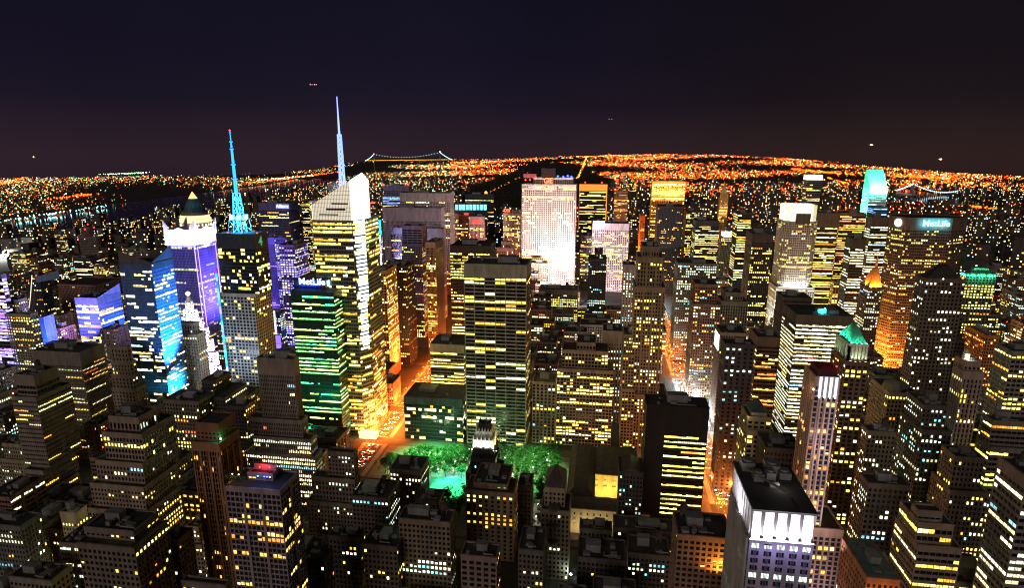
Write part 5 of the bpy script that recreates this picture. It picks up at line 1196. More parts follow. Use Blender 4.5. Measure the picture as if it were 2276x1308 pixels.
# orange cap
root, (x0, x1, y0, y1, zt) = hb('R1')
lamp('AREA', ((x0 + x1) / 2, 1700 - 26, zt - 34), 260000, (1.0, .36, .06), root, ((x0 + x1) / 2, 1700, zt - 8), size=(x1 - x0, 3))
root, (x0, x1, y0, y1, zt) = hb('R7')
lamp('AREA', (x0 - 26, 1440, 40), 420000, (1.0, .3, .04), root, (x0, 1460, 90), size=(8, 30))
# golden spire
root, (x0, x1, y0, y1, zt) = hb('R5'); cx, cy = (x0 + x1) / 2, (y0 + y1) / 2
M_SP = wallm((.7, .5, .2), .6)
b = MB(); b.prism(rect(x0 + 3, x1 - 3, y0 + 2, y1 - 2), zt, zt + 18, rect(x0 + 5, x1 - 5, y0 + 4, y1 - 4)); b.build('belfry', M_SP, root)
b = MB(); b.cyl(cx, cy, zt + 18, zt + 40, 4.2, .2, 8); b.build('spire', M_SP, root)
for s in (-1, 1):
    b = MB(); b.cyl(cx + s * (x1 - x0) * .42, y0 + 1, zt, zt + 8, 1.4, 1.2, 6); b.cyl(cx + s * (x1 - x0) * .42, y0 + 1, zt + 8, zt + 15, 1.4, .1, 6); b.build('pinnacle', M_SP, root)
flood(root, x0, x1, 1500, zt - 40, zt + 24, 7, (1.0, .62, .18), 16, .55)
# white lamp boxes
for k, sp, col in (('R6', (1609, 1628, 518, 527, 1249), (1.0, .95, .8)), ('R13', (1795, 1828, 390, 400, 1479), (1.0, .97, .85))):
    root, (x0, x1, y0, y1, zt) = hb(k)
    a, c = PT(sp[0], sp[2], sp[4]), PT(sp[1], sp[3], sp[4])
    b = MB(); b.box(a[0], c[0], sp[4], y1 - 2, zt + .1, a[2]); b.build('lantern_box', emit(col, 2.4, True), root)
# green lamps round the glass hotel
root, (x0, x1, y0, y1, zt) = hb('R21')
b = MB(); b.prism(rect(x0 + 3, x1 - 3, y0 + 3, y1 - 3), zt, zt + 7, rect(x0 + 9, x1 - 9, y0 + 8, y1 - 8)); b.build('hipped_roof', wallm((.2, .26, .24)), root)
for i in range(9): bulb(root, (x0 + (x1 - x0) * (i + .4) / 9, y0 - .8, zt - 1.5), 1.6, (.05, 1.0, .45), 2.6, 'lamp_globe')
for i in range(7): bulb(root, (x0 - .8, y0 + (y1 - y0) * (i + .5) / 7, zt - 1.5), 1.6, (.05, 1.0, .45), 2.6, 'lamp_globe')
for f in (.2, .5, .8): lamp('POINT', (x0 + (x1 - x0) * f, y0 - 3, zt - 2), 5000, (.05, 1, .4), root, rad=.8)
# brown hipped tower
root, (x0, x1, y0, y1, zt) = hb('R20')
b = MB(); b.prism(rect(x0 + 1, x1 - 1, y0 + 1, y1 - 1), zt + .1, zt + 12, rect(x0 + 13, x1 - 13, y0 + 11, y1 - 11)); b.build('hipped_roof', wallm((.05, .045, .04)), root)
bulb(root, (x0 + (x1 - x0) * .42, y0 - .5, zt + .6), .8, (1, .95, .8), 4); bulb(root, (x1 - 3, y0, zt + 2), 1.2, (1, .2, .03), 4)
# orange washed blocks
root, (x0, x1, y0, y1, zt) = hb('R22')
lamp('AREA', (x0 - 18, (y0 + y1) / 2, 6), 40000, (1.0, .3, .04), root, (x0, (y0 + y1) / 2, 30), size=(4, y1 - y0)); lamp('AREA', ((x0 + x1) / 2, y0 - 16, 6), 24000, (1.0, .3, .04), root, ((x0 + x1) / 2, y0, 28), size=(x1 - x0, 4))
# pavilion of the pale pier tower
root, (x0, x1, y0, y1, zt) = hb('R23')
b = MB(); b.cyl(x0 + 3, y0 + 5, zt, zt + 5, 2.4, 2.2, 8); b.cyl(x0 + 3, y0 + 5, zt + 5, zt + 8, 2.6, .2, 8); b.build('pavilion', wallm((.7, .68, .6)), root); lamp('POINT', (x0 + 3, y0 + 1, zt + 3), 900, (1, .95, .8), root, rad=.4)
# dome
root, (x0, x1, y0, y1, zt) = hb('R26')
b = MB(); dx, dy = x0 + 6, y0 + 9; b.cyl(dx, dy, zt, zt + 4, 7, 7, 20)
for i in range(5): a0, a1 = math.pi / 2 * i / 5, math.pi / 2 * (i + 1) / 5; b.cyl(dx, dy, zt + 4 + 5.5 * math.sin(a0), zt + 4 + 5.5 * math.sin(a1), 6.8 * math.cos(a0), 6.8 * math.cos(a1) + .01, 20)
b.build('dome', wallm((.2, .19, .15)), root)
# cyan lamp on the white-rowed office roof
root, (x0, x1, y0, y1, zt) = hb('R27')
b = MB(); b.box(x0 + (x1 - x0) * .42, x0 + (x1 - x0) * .58, y0 + 9, y0 + 16, zt + .1, zt + 5); b.build('lit_bulkhead', wallm((.5, .6, .6)), root)
lamp('POINT', (x0 + (x1 - x0) * .5, y0 + 6, zt + 4), 2400, (.02, .85, .9), root, rad=.5); bulb(root, (x0 + (x1 - x0) * .54, y0 + 8, zt + 6), .7, (.6, 1, .5), 4)
# billboard
root, (x0, x1, y0, y1, zt) = hb('R30')
b = MB(); b.box(x0 - .9, x0 - .3, y0 + 4, y1 - 6, zt - 22, zt - 3); b.build('billboard_panel', emit((.75, 1.0, .95), 1.6, True), root)
b = MB(); b.box(x0 - 1.0, x0 - .2, y0 + 3.6, y1 - 5.6, zt - 3, zt - 2.4); b.box(x0 - 1.0, x0 - .2, y0 + 3.6, y1 - 5.6, zt - 22.6, zt - 22); b.build('billboard_frame', M_METAL, root)
# pyramid roof of the yellow block
root, (x0, x1, y0, y1, zt) = hb('R31')
cx, cy = (x0 + x1) / 2, (y0 + y1) / 2
b = MB(); b.box(x0 + 3, x1 - 3, y0 + 2, y1 - 2, zt, zt + 3.5); b.build('attic', wallm((.34, .27, .2)), root)
b = MB(); b.prism(rect(x0 + 2.4, x1 - 2.4, y0 + 1.4, y1 - 1.4), zt + 3.5, zt + 10.5, rect(cx - .8, cx + .8, cy - .8, cy + .8)); b.build('pyramid_roof', wallm((.07, .10, .11), .6), root)
lamp('POINT', (x0 - 1.5, y0 - 1.5, zt + 1), 500, (1, .8, .3), root, rad=.4)
# green pyramid tower: arcade storey and copper roof
root, (x0, x1, y0, y1, zt) = hb('R33')
x0, x1, y0, y1 = x0 + 1.6, x1 - 1.6, y0 + 1.6, y1 - 1.6
W, D = x1 - x0, y1 - y0; M_ST = wallm((.55, .52, .42)); ah = PT(1900, 766, 480)[2] - zt
b = MB(); b.box(x0 + 1.3, x1 - 1.3, y0 + 1.3, y1 - 1.3, zt, zt + ah); b.build('arcade_wall', M_ST, root)
for i in range(6):
    for (xx, yy) in ((x0 + .6 + (W - 1.2) * i / 5, y0 + .6), (x0 + .6, y0 + .6 + (D - 1.2) * i / 5), (x1 - .6, y0 + .6 + (D - 1.2) * i / 5)):
        if i in (0,) and (xx, yy) != (x0 + .6, y0 + .6): continue
        b = MB(); b.box(xx - .75, xx + .75, yy - .75, yy + .75, zt, zt + ah * .86); b.build('column', M_ST, root)
b = MB(); b.box(x0 - .3, x1 + .3, y0 - .3, y1 + .3, zt + ah * .86, zt + ah); b.build('cornice', M_ST, root)
cx, cy = (x0 + x1) / 2, (y0 + y1) / 2; za = PT(1887, 722, 490)[2]
b = MB(); b.prism(rect(x0 + .8, x1 - .8, y0 + .8, y1 - .8), zt + ah, za, rect(cx - 1.2, cx + 1.2, cy - .6, cy + .6)); b.build('pyramid_roof', wallm((.13, .42, .30), .6), root)
b = MB()
for i in range(1, 9):
    f = i / 9; b.tube((x0 + .8 + (W - 1.6) * f, y0 + .78, zt + ah), (cx - 1.2 + 2.4 * f, cy - .62, za), .18, 4); b.tube((x0 + .78, y0 + .8 + (D - 1.6) * f, zt + ah), (cx - 1.2, cy - .6 + 1.2 * f, za), .18, 4)
b.build('seam_rib', wallm((.09, .30, .22), .6), root)
for f in (.1, .37, .63, .9):
    xx = x0 + W * f; lamp('SPOT', (xx, y0 - .8, zt + ah + .4), 6500, (.03, 1.0, .60), root, (cx + (xx - cx) * .4, cy - 4, za - 5), angle=95, rad=.3)
    lamp('SPOT', (xx, y0 - 2.2, zt + .6), 1500, (.75, 1.0, .75), root, (xx, y0 + 1, zt + ah), angle=110, rad=.3)
    yy = y0 + D * f; lamp('SPOT', (x0 - .8, yy, zt + ah + .4), 6500, (.03, 1.0, .55), root, (cx - 4, cy + (yy - cy) * .4, za - 5), angle=95, rad=.3)
    lamp('SPOT', (x0 - 2.2, yy, zt + .6), 1500, (.35, 1.0, .6), root, (x0 + 1, yy, zt + ah), angle=110, rad=.3)
    bulb(root, (xx, y0 - .7, zt + ah + .5), .35, (.5, 1, .9), 4, 'floodlight')
# striped tower crown
root, (x0, x1, y0, y1, zt) = hb('R34'); W = x1 - x0
b = MB(); b.box(x0 + 2, x1 - 1, y0 + 2.5, y1 - 3, zt + .1, zt + 4.5); b.build('penthouse', wallm((.12, .03, .04)), root)
for i in range(4):
    xx = x0 + W * (.18 + .21 * i)
    b = MB(); b.box(xx, xx + W * .10, y0 - .45, y0 - .1, zt - 11, zt + .8); b.build('crown_slot', emit((.62, .75, 1.0), 1.3, True), root)
    b = MB(); b.box(xx + W * .11, xx + W * .17, y0 - .8, y0 - .1, 0, zt + 1.4); b.build('stone_pier', wallm((.8, .68, .68)), root)
    bulb(root, (xx + W * .05, y0 - .9, zt - 11.3), .45, (.8, .9, 1), 5, 'floodlight')
bulb(root, (x0 - .2, y0 + .2, zt - 7), .8, (1, .75, .4), 5, 'floodlight')
lamp('POINT', (x0 - 2.5, y0 + 3, zt - 8), 260, (1, .6, .25), root, rad=.4)
for f, g in ((.1, .9), (.2, .85), (.75, .7), (.9, .2)): bulb(root, (x0 + W * f, y0 + (y1 - y0) * g, zt + 6), .6, (1, .03, .03), 4)
lamp('POINT', (x0 + W * .6, y0 + 5, zt + 7), 90, (1, .03, .05), root, rad=.5)
lamp('AREA', (x0 - 16, y0 + 6, 20), 9000, (1, .45, .15), root, (x0, y0 + 8, 60), size=(4, 12))
# orange-lit loft
root, (x0, x1, y0, y1, zt) = hb('R40'); W = x1 - x0
lamp('AREA', (x0 + W * .85, y0 - 5, zt - 20), 6500, (1.0, .40, .05), root, (x0 + W * .86, y0, zt - 13), size=(W * .25, 1.2))
root, (x0, x1, y0, y1, zt) = hb('R39')
lamp('AREA', ((x0 + x1) / 2, y0 - 5, zt - 12), 1500, (1.0, .36, .06), root, ((x0 + x1) / 2, y0, zt - 3), size=(x1 - x0, 1.2))
b = MB(); b.prism(rect(x0 + 1, x1 - 1, y0 + 1, y1 - 1), zt + .1, zt + 1.2); b.build('roof_sheet', wallm((.10, .17, .17), .7), root)
# gabled glass block
root, (x0, x1, y0, y1, zt) = hb('M15'); cx = (x0 + x1) / 2; za = PT(1403, 1008, 436)[2]
b = MB(); b.add([(x0, y0 + .2, zt), (x1, y0 + .2, zt), (x1, y1, zt), (x0, y1, zt), (cx, y0 + .2, za), (cx, y1, za)], [(0, 3, 2, 1), (0, 1, 4), (2, 3, 5), (0, 4, 5, 3), (1, 2, 5, 4)]); b.build('gable_roof', wallm((.06, .05, .045), .5), root)
# narrow tower pyramid, balconies
root, (x0, x1, y0, y1, zt) = hb('S9'); cx, cy = (x0 + x1) / 2, (y0 + y1) / 2; za = PT(1232, 1046, 390)[2]
b = MB(); b.box(x0 + 1, x1 - 1, y0 + 1, y1 - 1, zt + .1, zt + 3); b.prism(rect(x0 + .4, x1 - .4, y0 + .4, y1 - .4), zt + 3, za, rect(cx - .6, cx + .6, cy - .6, cy + .6)); b.build('pyramid_roof', wallm((.07, .055, .05)), root)
for i in range(3):
    zz = zt - 12 - i * 13; b = MB(); b.cyl(cx, y0 - 6, zz, zz + .5, 4.2, 4.2, 16); b.cyl(cx, y0 - 6, zz + .5, zz + 1.5, 4.3, 4.3, 16); b.build('balcony', wallm((.12, .10, .08)), root)
# red and cyan wall and roof signs
def board(k, rect_px, Yp, mat, name='sign_panel'):
    root, bx = hb(k); a, c = PT(rect_px[0], rect_px[1], Yp), PT(rect_px[2], rect_px[3], Yp)
    b = MB(); b.box(a[0], c[0], Yp - .4, Yp, c[2], a[2]); return b.build(name, mat, root)
RED = emit((1.0, .05, .03), 1.6)
board('L34', (1050, 490, 1068, 496), 1288.5, RED); board('L33', (1032, 474, 1042, 478), 1328, RED)
text(hb('L35')[0], 'tel', tuple(PT(1127, 467, 1290)), 14, emit((1.0, .12, .04), 2.2)); 
for i in range(9): board('L31', (1012 + i * 7.9, 455, 1018 + i * 7.9, 467), 1498.5, emit((.2, .9, .95), 1.0 + .4 * (i % 3)))
rt, bx = hb('L31'); bulb(rt, tuple(PT(1080, 428, 1500)), 4, (1, .3, .05), 3)
rt, bx = hb('L30'); lamp('AREA', ((bx[0] + bx[1]) / 2, 1000, bx[4] - 34), 60000, (.1, .9, 1.0), rt, ((bx[0] + bx[1]) / 2, 1010, bx[4] - 10), size=(20, 3)); lamp('AREA', ((bx[0] + bx[1]) / 2, 980, bx[4] - 90), 220000, (.5, .45, 1.0), rt, ((bx[0] + bx[1]) / 2, 1010, bx[4] - 60), size=(20, 3))
b = MB(); p = PT(821, 487, 1020); b.tube(p, PT(821, 452, 1020), 1.4, 6); b.tube(PT(821, 452, 1020), PT(834, 450, 1020), 1.3, 6); b.build('neon_tube', emit((1.0, .08, .02), 1.6), rt)
text(hb('N3')[0], 'Allianz', tuple(PT(627, 459, 1248)), 11, emit((.65, .7, 1.0), 1.2)); board('N3', (613, 454, 643, 464), 1249.4, emit((.30, .33, .62), .55))
# green glass tower: roof sign and blue spill
rt, bx = hb('L19'); x0, x1, y0, y1, zt = bx
text(rt, 'MetLife', tuple(PT(693, 627, y0 - 1)), 9.5, emit((.40, .55, 1.0), 3.2, True)); text(rt, 'MetLife', (x1 + .8, (y0 + y1) / 2, zt - 4), 8.5, emit((.4, .7, 1.0), 3.0, True), R(90))
lamp('AREA', ((x0 + x1) / 2, y0 - 5, zt - 4), 4200, (.03, .08, 1.0), rt, ((x0 + x1) / 2, y0, zt - 4), size=(22, 4), name='sign_glow_lamp')
lamp('AREA', (x1 + 6, (y0 + y1) / 2, zt - 4), 4200, (.03, .25, 1.0), rt, (x1, (y0 + y1) / 2, zt - 5), size=(4, 16), name='sign_glow_lamp')
q = HB['L19'][2][-1]
lamp('AREA', ((q[0] + q[1]) / 2, q[2] - 46, 34), 30000, (.02, 1.0, .45), rt, ((q[0] + q[1]) / 2, q[2], 60), size=(30, 4))
# green lamp and brick top of the brown pier tower
rt, (x0, x1, y0, y1, zt) = hb('L16'); bulb(rt, (x1 + .5, y0 - .5, zt - 9), .9, (.2, 1.0, .4), 5); lamp('POINT', (x1 + 1.2, y0 - 1.2, zt - 7.5), 700, (.05, 1.0, .25), rt, rad=.3)
# terrace tower: red penthouse, blue and gold terrace lamps
rt, (x0, x1, y0, y1, zt) = hb('L17'); q = HB['L17'][2][-1]
bulb(rt, (x0 + 6, y0 + 2, zt + 3), .5, (1, .05, .03), 5); bulb(rt, (x1 - 2, y0 + 1, zt + 4), .5, (1, .05, .03), 5)
lamp('POINT', ((x0 + x1) / 2, y0 + 3, zt + 3.5), 900, (1, .03, .05), rt, rad=.5)
b = MB(); b.box(x0 + 1, x1 - 1, y0 + 5, y0 + 5.5, zt + .1, zt + 3.2); b.build('bulkhead', wallm((.45, .2, .2)), rt)
for u, v, c, p in ((590, 1086, (.05, .15, 1), 500), (597, 1094, (.05, .2, 1), 500), (573, 1060, (.1, .5, 1), 120), (602, 1082, (1, .9, .7), 160), (520, 1086, (1, .55, .25), 160), (533, 1076, (1, .6, .3), 120)):
    o = PT(u, v, 254); o[2] = q[4] + 2.2; bulb(rt, tuple(o), .4, c, 6, 'terrace_lamp'); lamp('POINT', (o[0], o[1] - .5, o[2] + .5), p, c, rt, rad=.3)
for i in range(6):
    o = PT(506 + i * 8, 1088, 252.5); b = MB(); b.cyl(o[0], o[1], q[4], q[4] + .8, .5, .6, 8); b.octa(o[0], o[1], q[4] + 1.6, .9, (0, 0, 0)); b.c = []; b.build('potted_shrub', M_LEAF, rt)
# blue and violet light thrown up from the great square
rt, (x0, x1, y0, y1, zt) = hb('L8')
for z_, p_, c_, tz, an in ((40, 900000, (.03, .62, 1.0), 50, 50), (44, 9000000, (.02, .26, 1.0), 110, 40)):
    lamp('SPOT', (x1 + 34, y0 - 3, z_), p_, c_, rt, (x1, y0 + 10, tz), angle=an, rad=2, blend=.8)
b = MB(); b.add([(x0 + .2, y0 + .8, zt + 1), (x1 - .2, y0 + .8, zt + 1), (x1 - .2, y0 + 1.4, zt + 1), (x0 + .2, y0 + 1.4, zt + 1), (x0 + .2, y0 + .8, zt + 14), (x1 - .2, y0 + .8, zt + 2), (x1 - .2, y0 + 1.4, zt + 2), (x0 + .2, y0 + 1.4, zt + 14)], BOXF)
b.add([(x1 - .8, y0 + 1.5, zt + 1), (x1 - .2, y0 + 1.5, zt + 1), (x1 - .2, y1, zt + 1), (x1 - .8, y1, zt + 1), (x1 - .8, y0 + 1.5, zt + 2), (x1 - .2, y0 + 1.5, zt + 2), (x1 - .2, y1, zt + 16), (x1 - .8, y1, zt + 16)], BOXF); b.build('roof_screen', wallm((.14, .12, .13)), rt)
bulb(rt, (x1, y1 - 1, zt + 17), 1, (1, .1, .1), 4); bulb(rt, (x1 + .3, y0 + 2, zt - 1), .8, (1, .7, .4), 4)
for i in range(34):  # glowing panes added as painted neon reflections on the glass, not rooms
    a0 = rng.random(); z0_ = 26 + 110 * rng.random() ** 1.6; L_ = 1.5 + 4 * rng.random(); yy = y0 + 4 + (y1 - y0 - 10) * a0
    o = bpy.data.objects.new('window', ME_WIN2); COL.objects.link(o); o.parent = rt; o.rotation_euler = (0, 0, R(90)); o.scale = (L_, .06, 1.3)
    o.location = (x1 + .06 - rt.location.x, yy - rt.location.y, z0_); o.color = (*[(.1, .5, 1.3), (.2, .9, 1.4), (.5, .4, 1.3), (.9, .7, 1.4)][rng.integers(4)], 1)
rt, (x0, x1, y0, y1, zt) = hb('L7')
lamp('AREA', (x1 + 16, (y0 + y1) / 2, 60), 80000, (.04, .22, 1.0), rt, (x1, (y0 + y1) / 2, 110), size=(8, 30))
b = MB(); b.add([(x1 - .8, y0 + .3, zt + .1), (x1 - .2, y0 + .3, zt + .1), (x1 - .2, y1, zt + .1), (x1 - .8, y1, zt + .1), (x1 - .8, y0 + .3, zt + 1), (x1 - .2, y0 + .3, zt + 1), (x1 - .2, y1, zt + 12), (x1 - .8, y1, zt + 12)], BOXF); b.build('roof_screen', wallm((.35, .45, .55)), rt)
rt, (x0, x1, y0, y1, zt) = hb('N1'); flood(rt, x0, x1, 960, zt - 150, zt, 3.0, (.22, .18, 1.0), 30)
b = MB(); p, q_ = PT(601, 668, 955), PT(611, 740, 955); b.box(p[0], q_[0], 954.6, 955, q_[2], p[2]); b.build('sign_panel', emit((1.0, .55, .85), 2.0, True), rt)
rt, (x0, x1, y0, y1, zt) = hb('N2'); flood(rt, x0, x1, 850, zt - 150, zt - 30, 2.2, (.12, .07, 1.0), 30)
rt, (x0, x1, y0, y1, zt) = hb('N2b'); flood(rt, x0, x1, 920, zt - 150, zt, .8, (.3, .25, 1.0), 30)
rt, bx = hb('mast'); q = HB['mast'][2][0]; flood(rt, q[0], q[1], q[2], 60, 120, 3, (.62, .78, 1.0), 40)
rt, (x0, x1, y0, y1, zt) = hb('L9'); lamp('AREA', (x1 + 22, y0 + 8, 30), 60000, (.25, .12, 1.0), rt, (x1, y0 + 10, 50), size=(6, 20)); 
rt, bx = hb('L5'); flood(rt, bx[0], bx[1], 640, 80, bx[4], 2.2, (.3, .2, 1.0), 30); lamp('AREA', (bx[1] + 20, 650, 70), 200000, (.3, .2, 1.0), rt, (bx[1], 650, 100), size=(8, 20))
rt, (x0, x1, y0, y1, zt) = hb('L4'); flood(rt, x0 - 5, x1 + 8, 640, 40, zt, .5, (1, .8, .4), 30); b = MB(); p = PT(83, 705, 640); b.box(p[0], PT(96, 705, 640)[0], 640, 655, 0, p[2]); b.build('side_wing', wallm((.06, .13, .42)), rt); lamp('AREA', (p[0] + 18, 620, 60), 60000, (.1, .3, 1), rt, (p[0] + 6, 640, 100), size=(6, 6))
rt, bx = hb('L6')
b = MB(); prev = None
for i in range(14):
    f = i / 13; p = PT(63 + 9 * (f ** .5) - 1, 690 - 78 * f, 797)
    if prev is not None: b.tube(prev, p, .55, 5)
    prev = p
b.build('light_beam_arch', emit((1.0, .8, .7), 1.0), rt)
b = MB(); p0_, p1_ = PT(78, 616, 796), PT(110, 612, 796); b.add([(p0_[0], 796, p0_[2] - 9), (p1_[0], 812, p1_[2] - 9), (p1_[0], 812.6, p1_[2] - 9), (p0_[0], 796.6, p0_[2] - 9), (p0_[0], 796, p0_[2]), (p1_[0], 812, p1_[2] + 4), (p1_[0], 812.6, p1_[2] + 4), (p0_[0], 796.6, p0_[2])], BOXF); b.build('roof_screen', wallm((.15, .24, .26)), rt)
bulb(rt, tuple(PT(80, 613, 796)), 1.2, (1, .05, .04), 4)
rt, bx = hb('N6')
for u, v in ((174, 520), (186, 520), (189, 498), (195, 487), (209, 494), (183, 478)): 
    p = PT(u, v + 12, 1205); bulb(rt, tuple(p), 2.4, (1, .04, .04), 3)
for (k, r_) in (('L27', 1), ('M8', 0)): 
    rt, bx = hb(k)
    if r_: bulb(rt, (bx[0], 1352, bx[4] + 4), 3, (1, .05, .04), 3); bulb(rt, (bx[1], 1352, bx[4] + 4), 3, (1, .05, .04), 3)
rt, bx = hb('L21'); flood(rt, bx[0], bx[1], 740, 30, bx[4], .6, (1, .62, .2), 30); lamp('AREA', (bx[1] + 16, 760, 20), 50000, (1, .5, .12), rt, (bx[1], 765, 80), size=(6, 30))
for k, E, c in (('L26', .10, (.8, .65, .9)), ('L25', .13, (.7, .6, 1.0)), ('L23', .3, (.6, .5, 1.0)), ('L37', 2.2, (1, .7, .75)), ('M5b', .8, (1, .7, .75)), ('L34', .8, (1, .5, .55)), ('L35', .35, (1, .75, .75)), ('M9', .22, (1, .7, .35)), ('M8', .18, (1, .72, .35)), ('R27', .12, (1, .95, .7)), ('M12', .5, (1, .8, .4))):
    rt, bx = hb(k); q = HB[k][2][-1]; flood(rt, q[0], q[1], q[2], max(20, bx[4] - 120), bx[4], E, c, 40, .5)
# basket of orange light at the foot of the crystal tower and on the corner
lamp('AREA', (PT(850, 960, 572)[0], 572, 12), 60000, (1, .5, .1), crys, (PT(820, 960, 580)[0], 588, 30), size=(20, 3))
b = MB(); p, q_ = PT(800, 960, 574), PT(838, 985, 574); b.box(p[0], q_[0], 571, 579.5, 0.2, p[2]); o = b.build('lit_entrance_hall', emit((1.0, .72, .25), 1.9, True), crys)
# star-bright lamp at the lower edge
x, y, _ = GR(1262, 1300)
star = street_lamp(x, y, 0, 40000, (.7, 1.0, .85), 'brilliant green white street lamp at the lower picture edge', None, 60)
bulb(star, (x + 2, y, 8.6), 1.0, (.8, 1.0, .9), 30, 'lamp_globe')
lamp('AREA', (-224, 590, 14), 60000, (1.0, .3, .04), None, (-205, 600, 8), size=(30, 6), name='shop_light') 

# ================================================================== bridges, aircraft
def bridge(name, label, uL, uR, vT, vD, Yb, uA, uB, mat_c, mat_d, th, sag_v, nb=40):
    zD = lambda u: PT(u, vD(u), Yb)
    r0 = empty(name, tuple(PT((uL + uR) / 2, vD((uL + uR) / 2), Yb)), label, 'bridge')
    b = MB(); a, c = zD(uA), zD(uB)
    b.add([(a[0], Yb - 10, a[2] - 6), (c[0], Yb - 10, c[2] - 6), (c[0], Yb + 10, c[2] - 6), (a[0], Yb + 10, a[2] - 6), (a[0], Yb - 10, a[2]), (c[0], Yb - 10, c[2]), (c[0], Yb + 10, c[2]), (a[0], Yb + 10, a[2])], BOXF); b.build('deck', M_METAL, r0)
    d = MB()
    for i in range(nb):
        p = a + (c - a) * (i + .5) / nb; d.box(p[0] - th * 1.4, p[0] + th * 1.4, Yb - 13, Yb - 11, p[2], p[2] + th)
    d.build('deck_lamp_strip', mat_d, r0)
    for u in (uL, uR):
        p = PT(u, vT(u), Yb); b = MB()
        for s in (-14, 14): b.box(p[0] - th * .6, p[0] + th * .6, Yb + s - th * .6, Yb + s + th * .6, 0, p[2])
        b.box(p[0] - th * .6, p[0] + th * .6, Yb - 14, Yb + 14, p[2] - th * 1.5, p[2] - .2); b.build('tower', M_METAL, r0)
    for sgn in (-12,):
        pts = []
        for (u0, v0, u1, v1, sg) in ((uA, vD(uA), uL, vT(uL), .06), (uL, vT(uL), uR, vT(uR), 1), (uR, vT(uR), uB, vD(uB), .06)):
            for i in range(25):
                f = i / 24; u = u0 + (u1 - u0) * f; v = v0 + (v1 - v0) * f + (sag_v if sg == 1 else 1.6) * 4 * f * (1 - f)
                pts.append(PT(u, v, Yb + sgn))
        b = MB()
        for p, q in zip(pts, pts[1:]): b.tube(p, q, 1.2, 5)
        b.build('main_cable', M_METAL, r0)
        for p in pts: bulb(r0, tuple(p), th * .75, mat_c[0], mat_c[1], 'cable_lamp')
    for u in (uL, uR): bulb(r0, tuple(PT(u, vT(u) - 1, Yb)), th * 1.2, (1, .06, .05) if u == uL or uL > 1500 else (1, 1, .3), 5)
    return r0
bridge('suspension_bridge', 'distant suspension bridge with yellow lit deck and bluish cable lights over the wide river', 831, 978, lambda u: 343 - (u - 831) * .03, lambda u: 357.5 - (u - 812) * .012, 9000, 812, 1005, ((.35, .75, 1.0), 2.2), emit((1.0, .45, .02), 1.5), 8, 9)
bridge('suspension_bridge', 'suspension bridge with white blue cable lights crossing the eastern river', 2030, 2142, lambda u: 409 + (u - 2030) * .11, lambda u: 428 + (u - 1975) * .11, 4700, 1976, 2198, ((.55, .9, 1.0), 3.0), emit((.35, .3, .25), .25), 6.5, 12)
def plane(u, v, Yp, L, label, cols):
    p = PT(u, v, Yp); r0 = empty('aeroplane', tuple(p), label, 'aeroplane')
    b = MB(); b.tube(p + np.array((-L / 2, 0, 0)), p + np.array((L * .35, 0, 0)), L * .05, 8); b.tube(p + np.array((L * .35, 0, 0)), p + np.array((L / 2, 0, 0)), L * .05, 8, L * .015); b.build('fuselage', wallm((.6, .6, .6), .4), r0)
    for s in (-1, 1):
        b = MB(); q = p + np.array((0, s * L * .04, 0)); b.add([q + np.array(k) * L for k in ((.1, 0, 0), (-.08, 0, 0), (-.2, s * .42, .02), (-.12, s * .42, .02), (.1, 0, .012), (-.08, 0, .012), (-.2, s * .42, .026), (-.12, s * .42, .026))], BOXF); b.build('wing', wallm((.5, .5, .5), .4), r0)
    b = MB(); b.add([p + np.array(k) * L for k in ((-.36, -.008, .04), (-.5, -.008, .04), (-.5, .008, .04), (-.36, .008, .04), (-.46, -.006, .18), (-.53, -.006, .18), (-.53, .006, .18), (-.46, .006, .18))], BOXF); b.build('tail_fin', wallm((.5, .5, .5), .4), r0)
    for dx, c, s, rr in cols: bulb(r0, tuple(p + np.array((dx * L, -L * .06, 0))), rr, c, s, 'navigation_light')
plane(697, 188, 1500, 19, 'small aeroplane with red and white lights above the mast tower', [(-.45, (1, .8, .8), 2.0, .9), (-.15, (1, .6, .6), 1.5, .8), (.15, (1, .3, .25), 3, 1.1), (.42, (1, .75, .7), 2, .8)])
plane(1936, 322, 6000, 40, 'far aeroplane with a single landing light above the wedge-roofed tower', [(0, (1, .8, .4), 5, 7), (.3, (1, .8, .4), 4, 4)])
plane(2091, 354, 6000, 40, 'far aeroplane light low over the bridge with white blue cables', [(0, (1, .8, .45), 5, 8), (-.3, (1, .8, .4), 4, 5)])
plane(75, 349, 6000, 40, 'far yellow aeroplane light over the western shore', [(0, (1, .7, .2), 5, 8)])
plane(1357, 265, 5000, 40, 'faint red aeroplane high above the avenue lights', [(-.2, (.5, .15, .1), .6, 5), (.2, (.5, .15, .1), .6, 5)])

# the black office tower: blank dark flank of its front, red reflections of tail lights
rt, bx = hb('M14'); x0, x1, y0, y1, zt = bx
b = MB(); b.box(x0 - .1, PT(1478, 950, y0)[0], y0 - .5, y0 + 1, 0, zt + 1.2); b.build('blank_wall', wallm((.012, .012, .013), .4), rt)

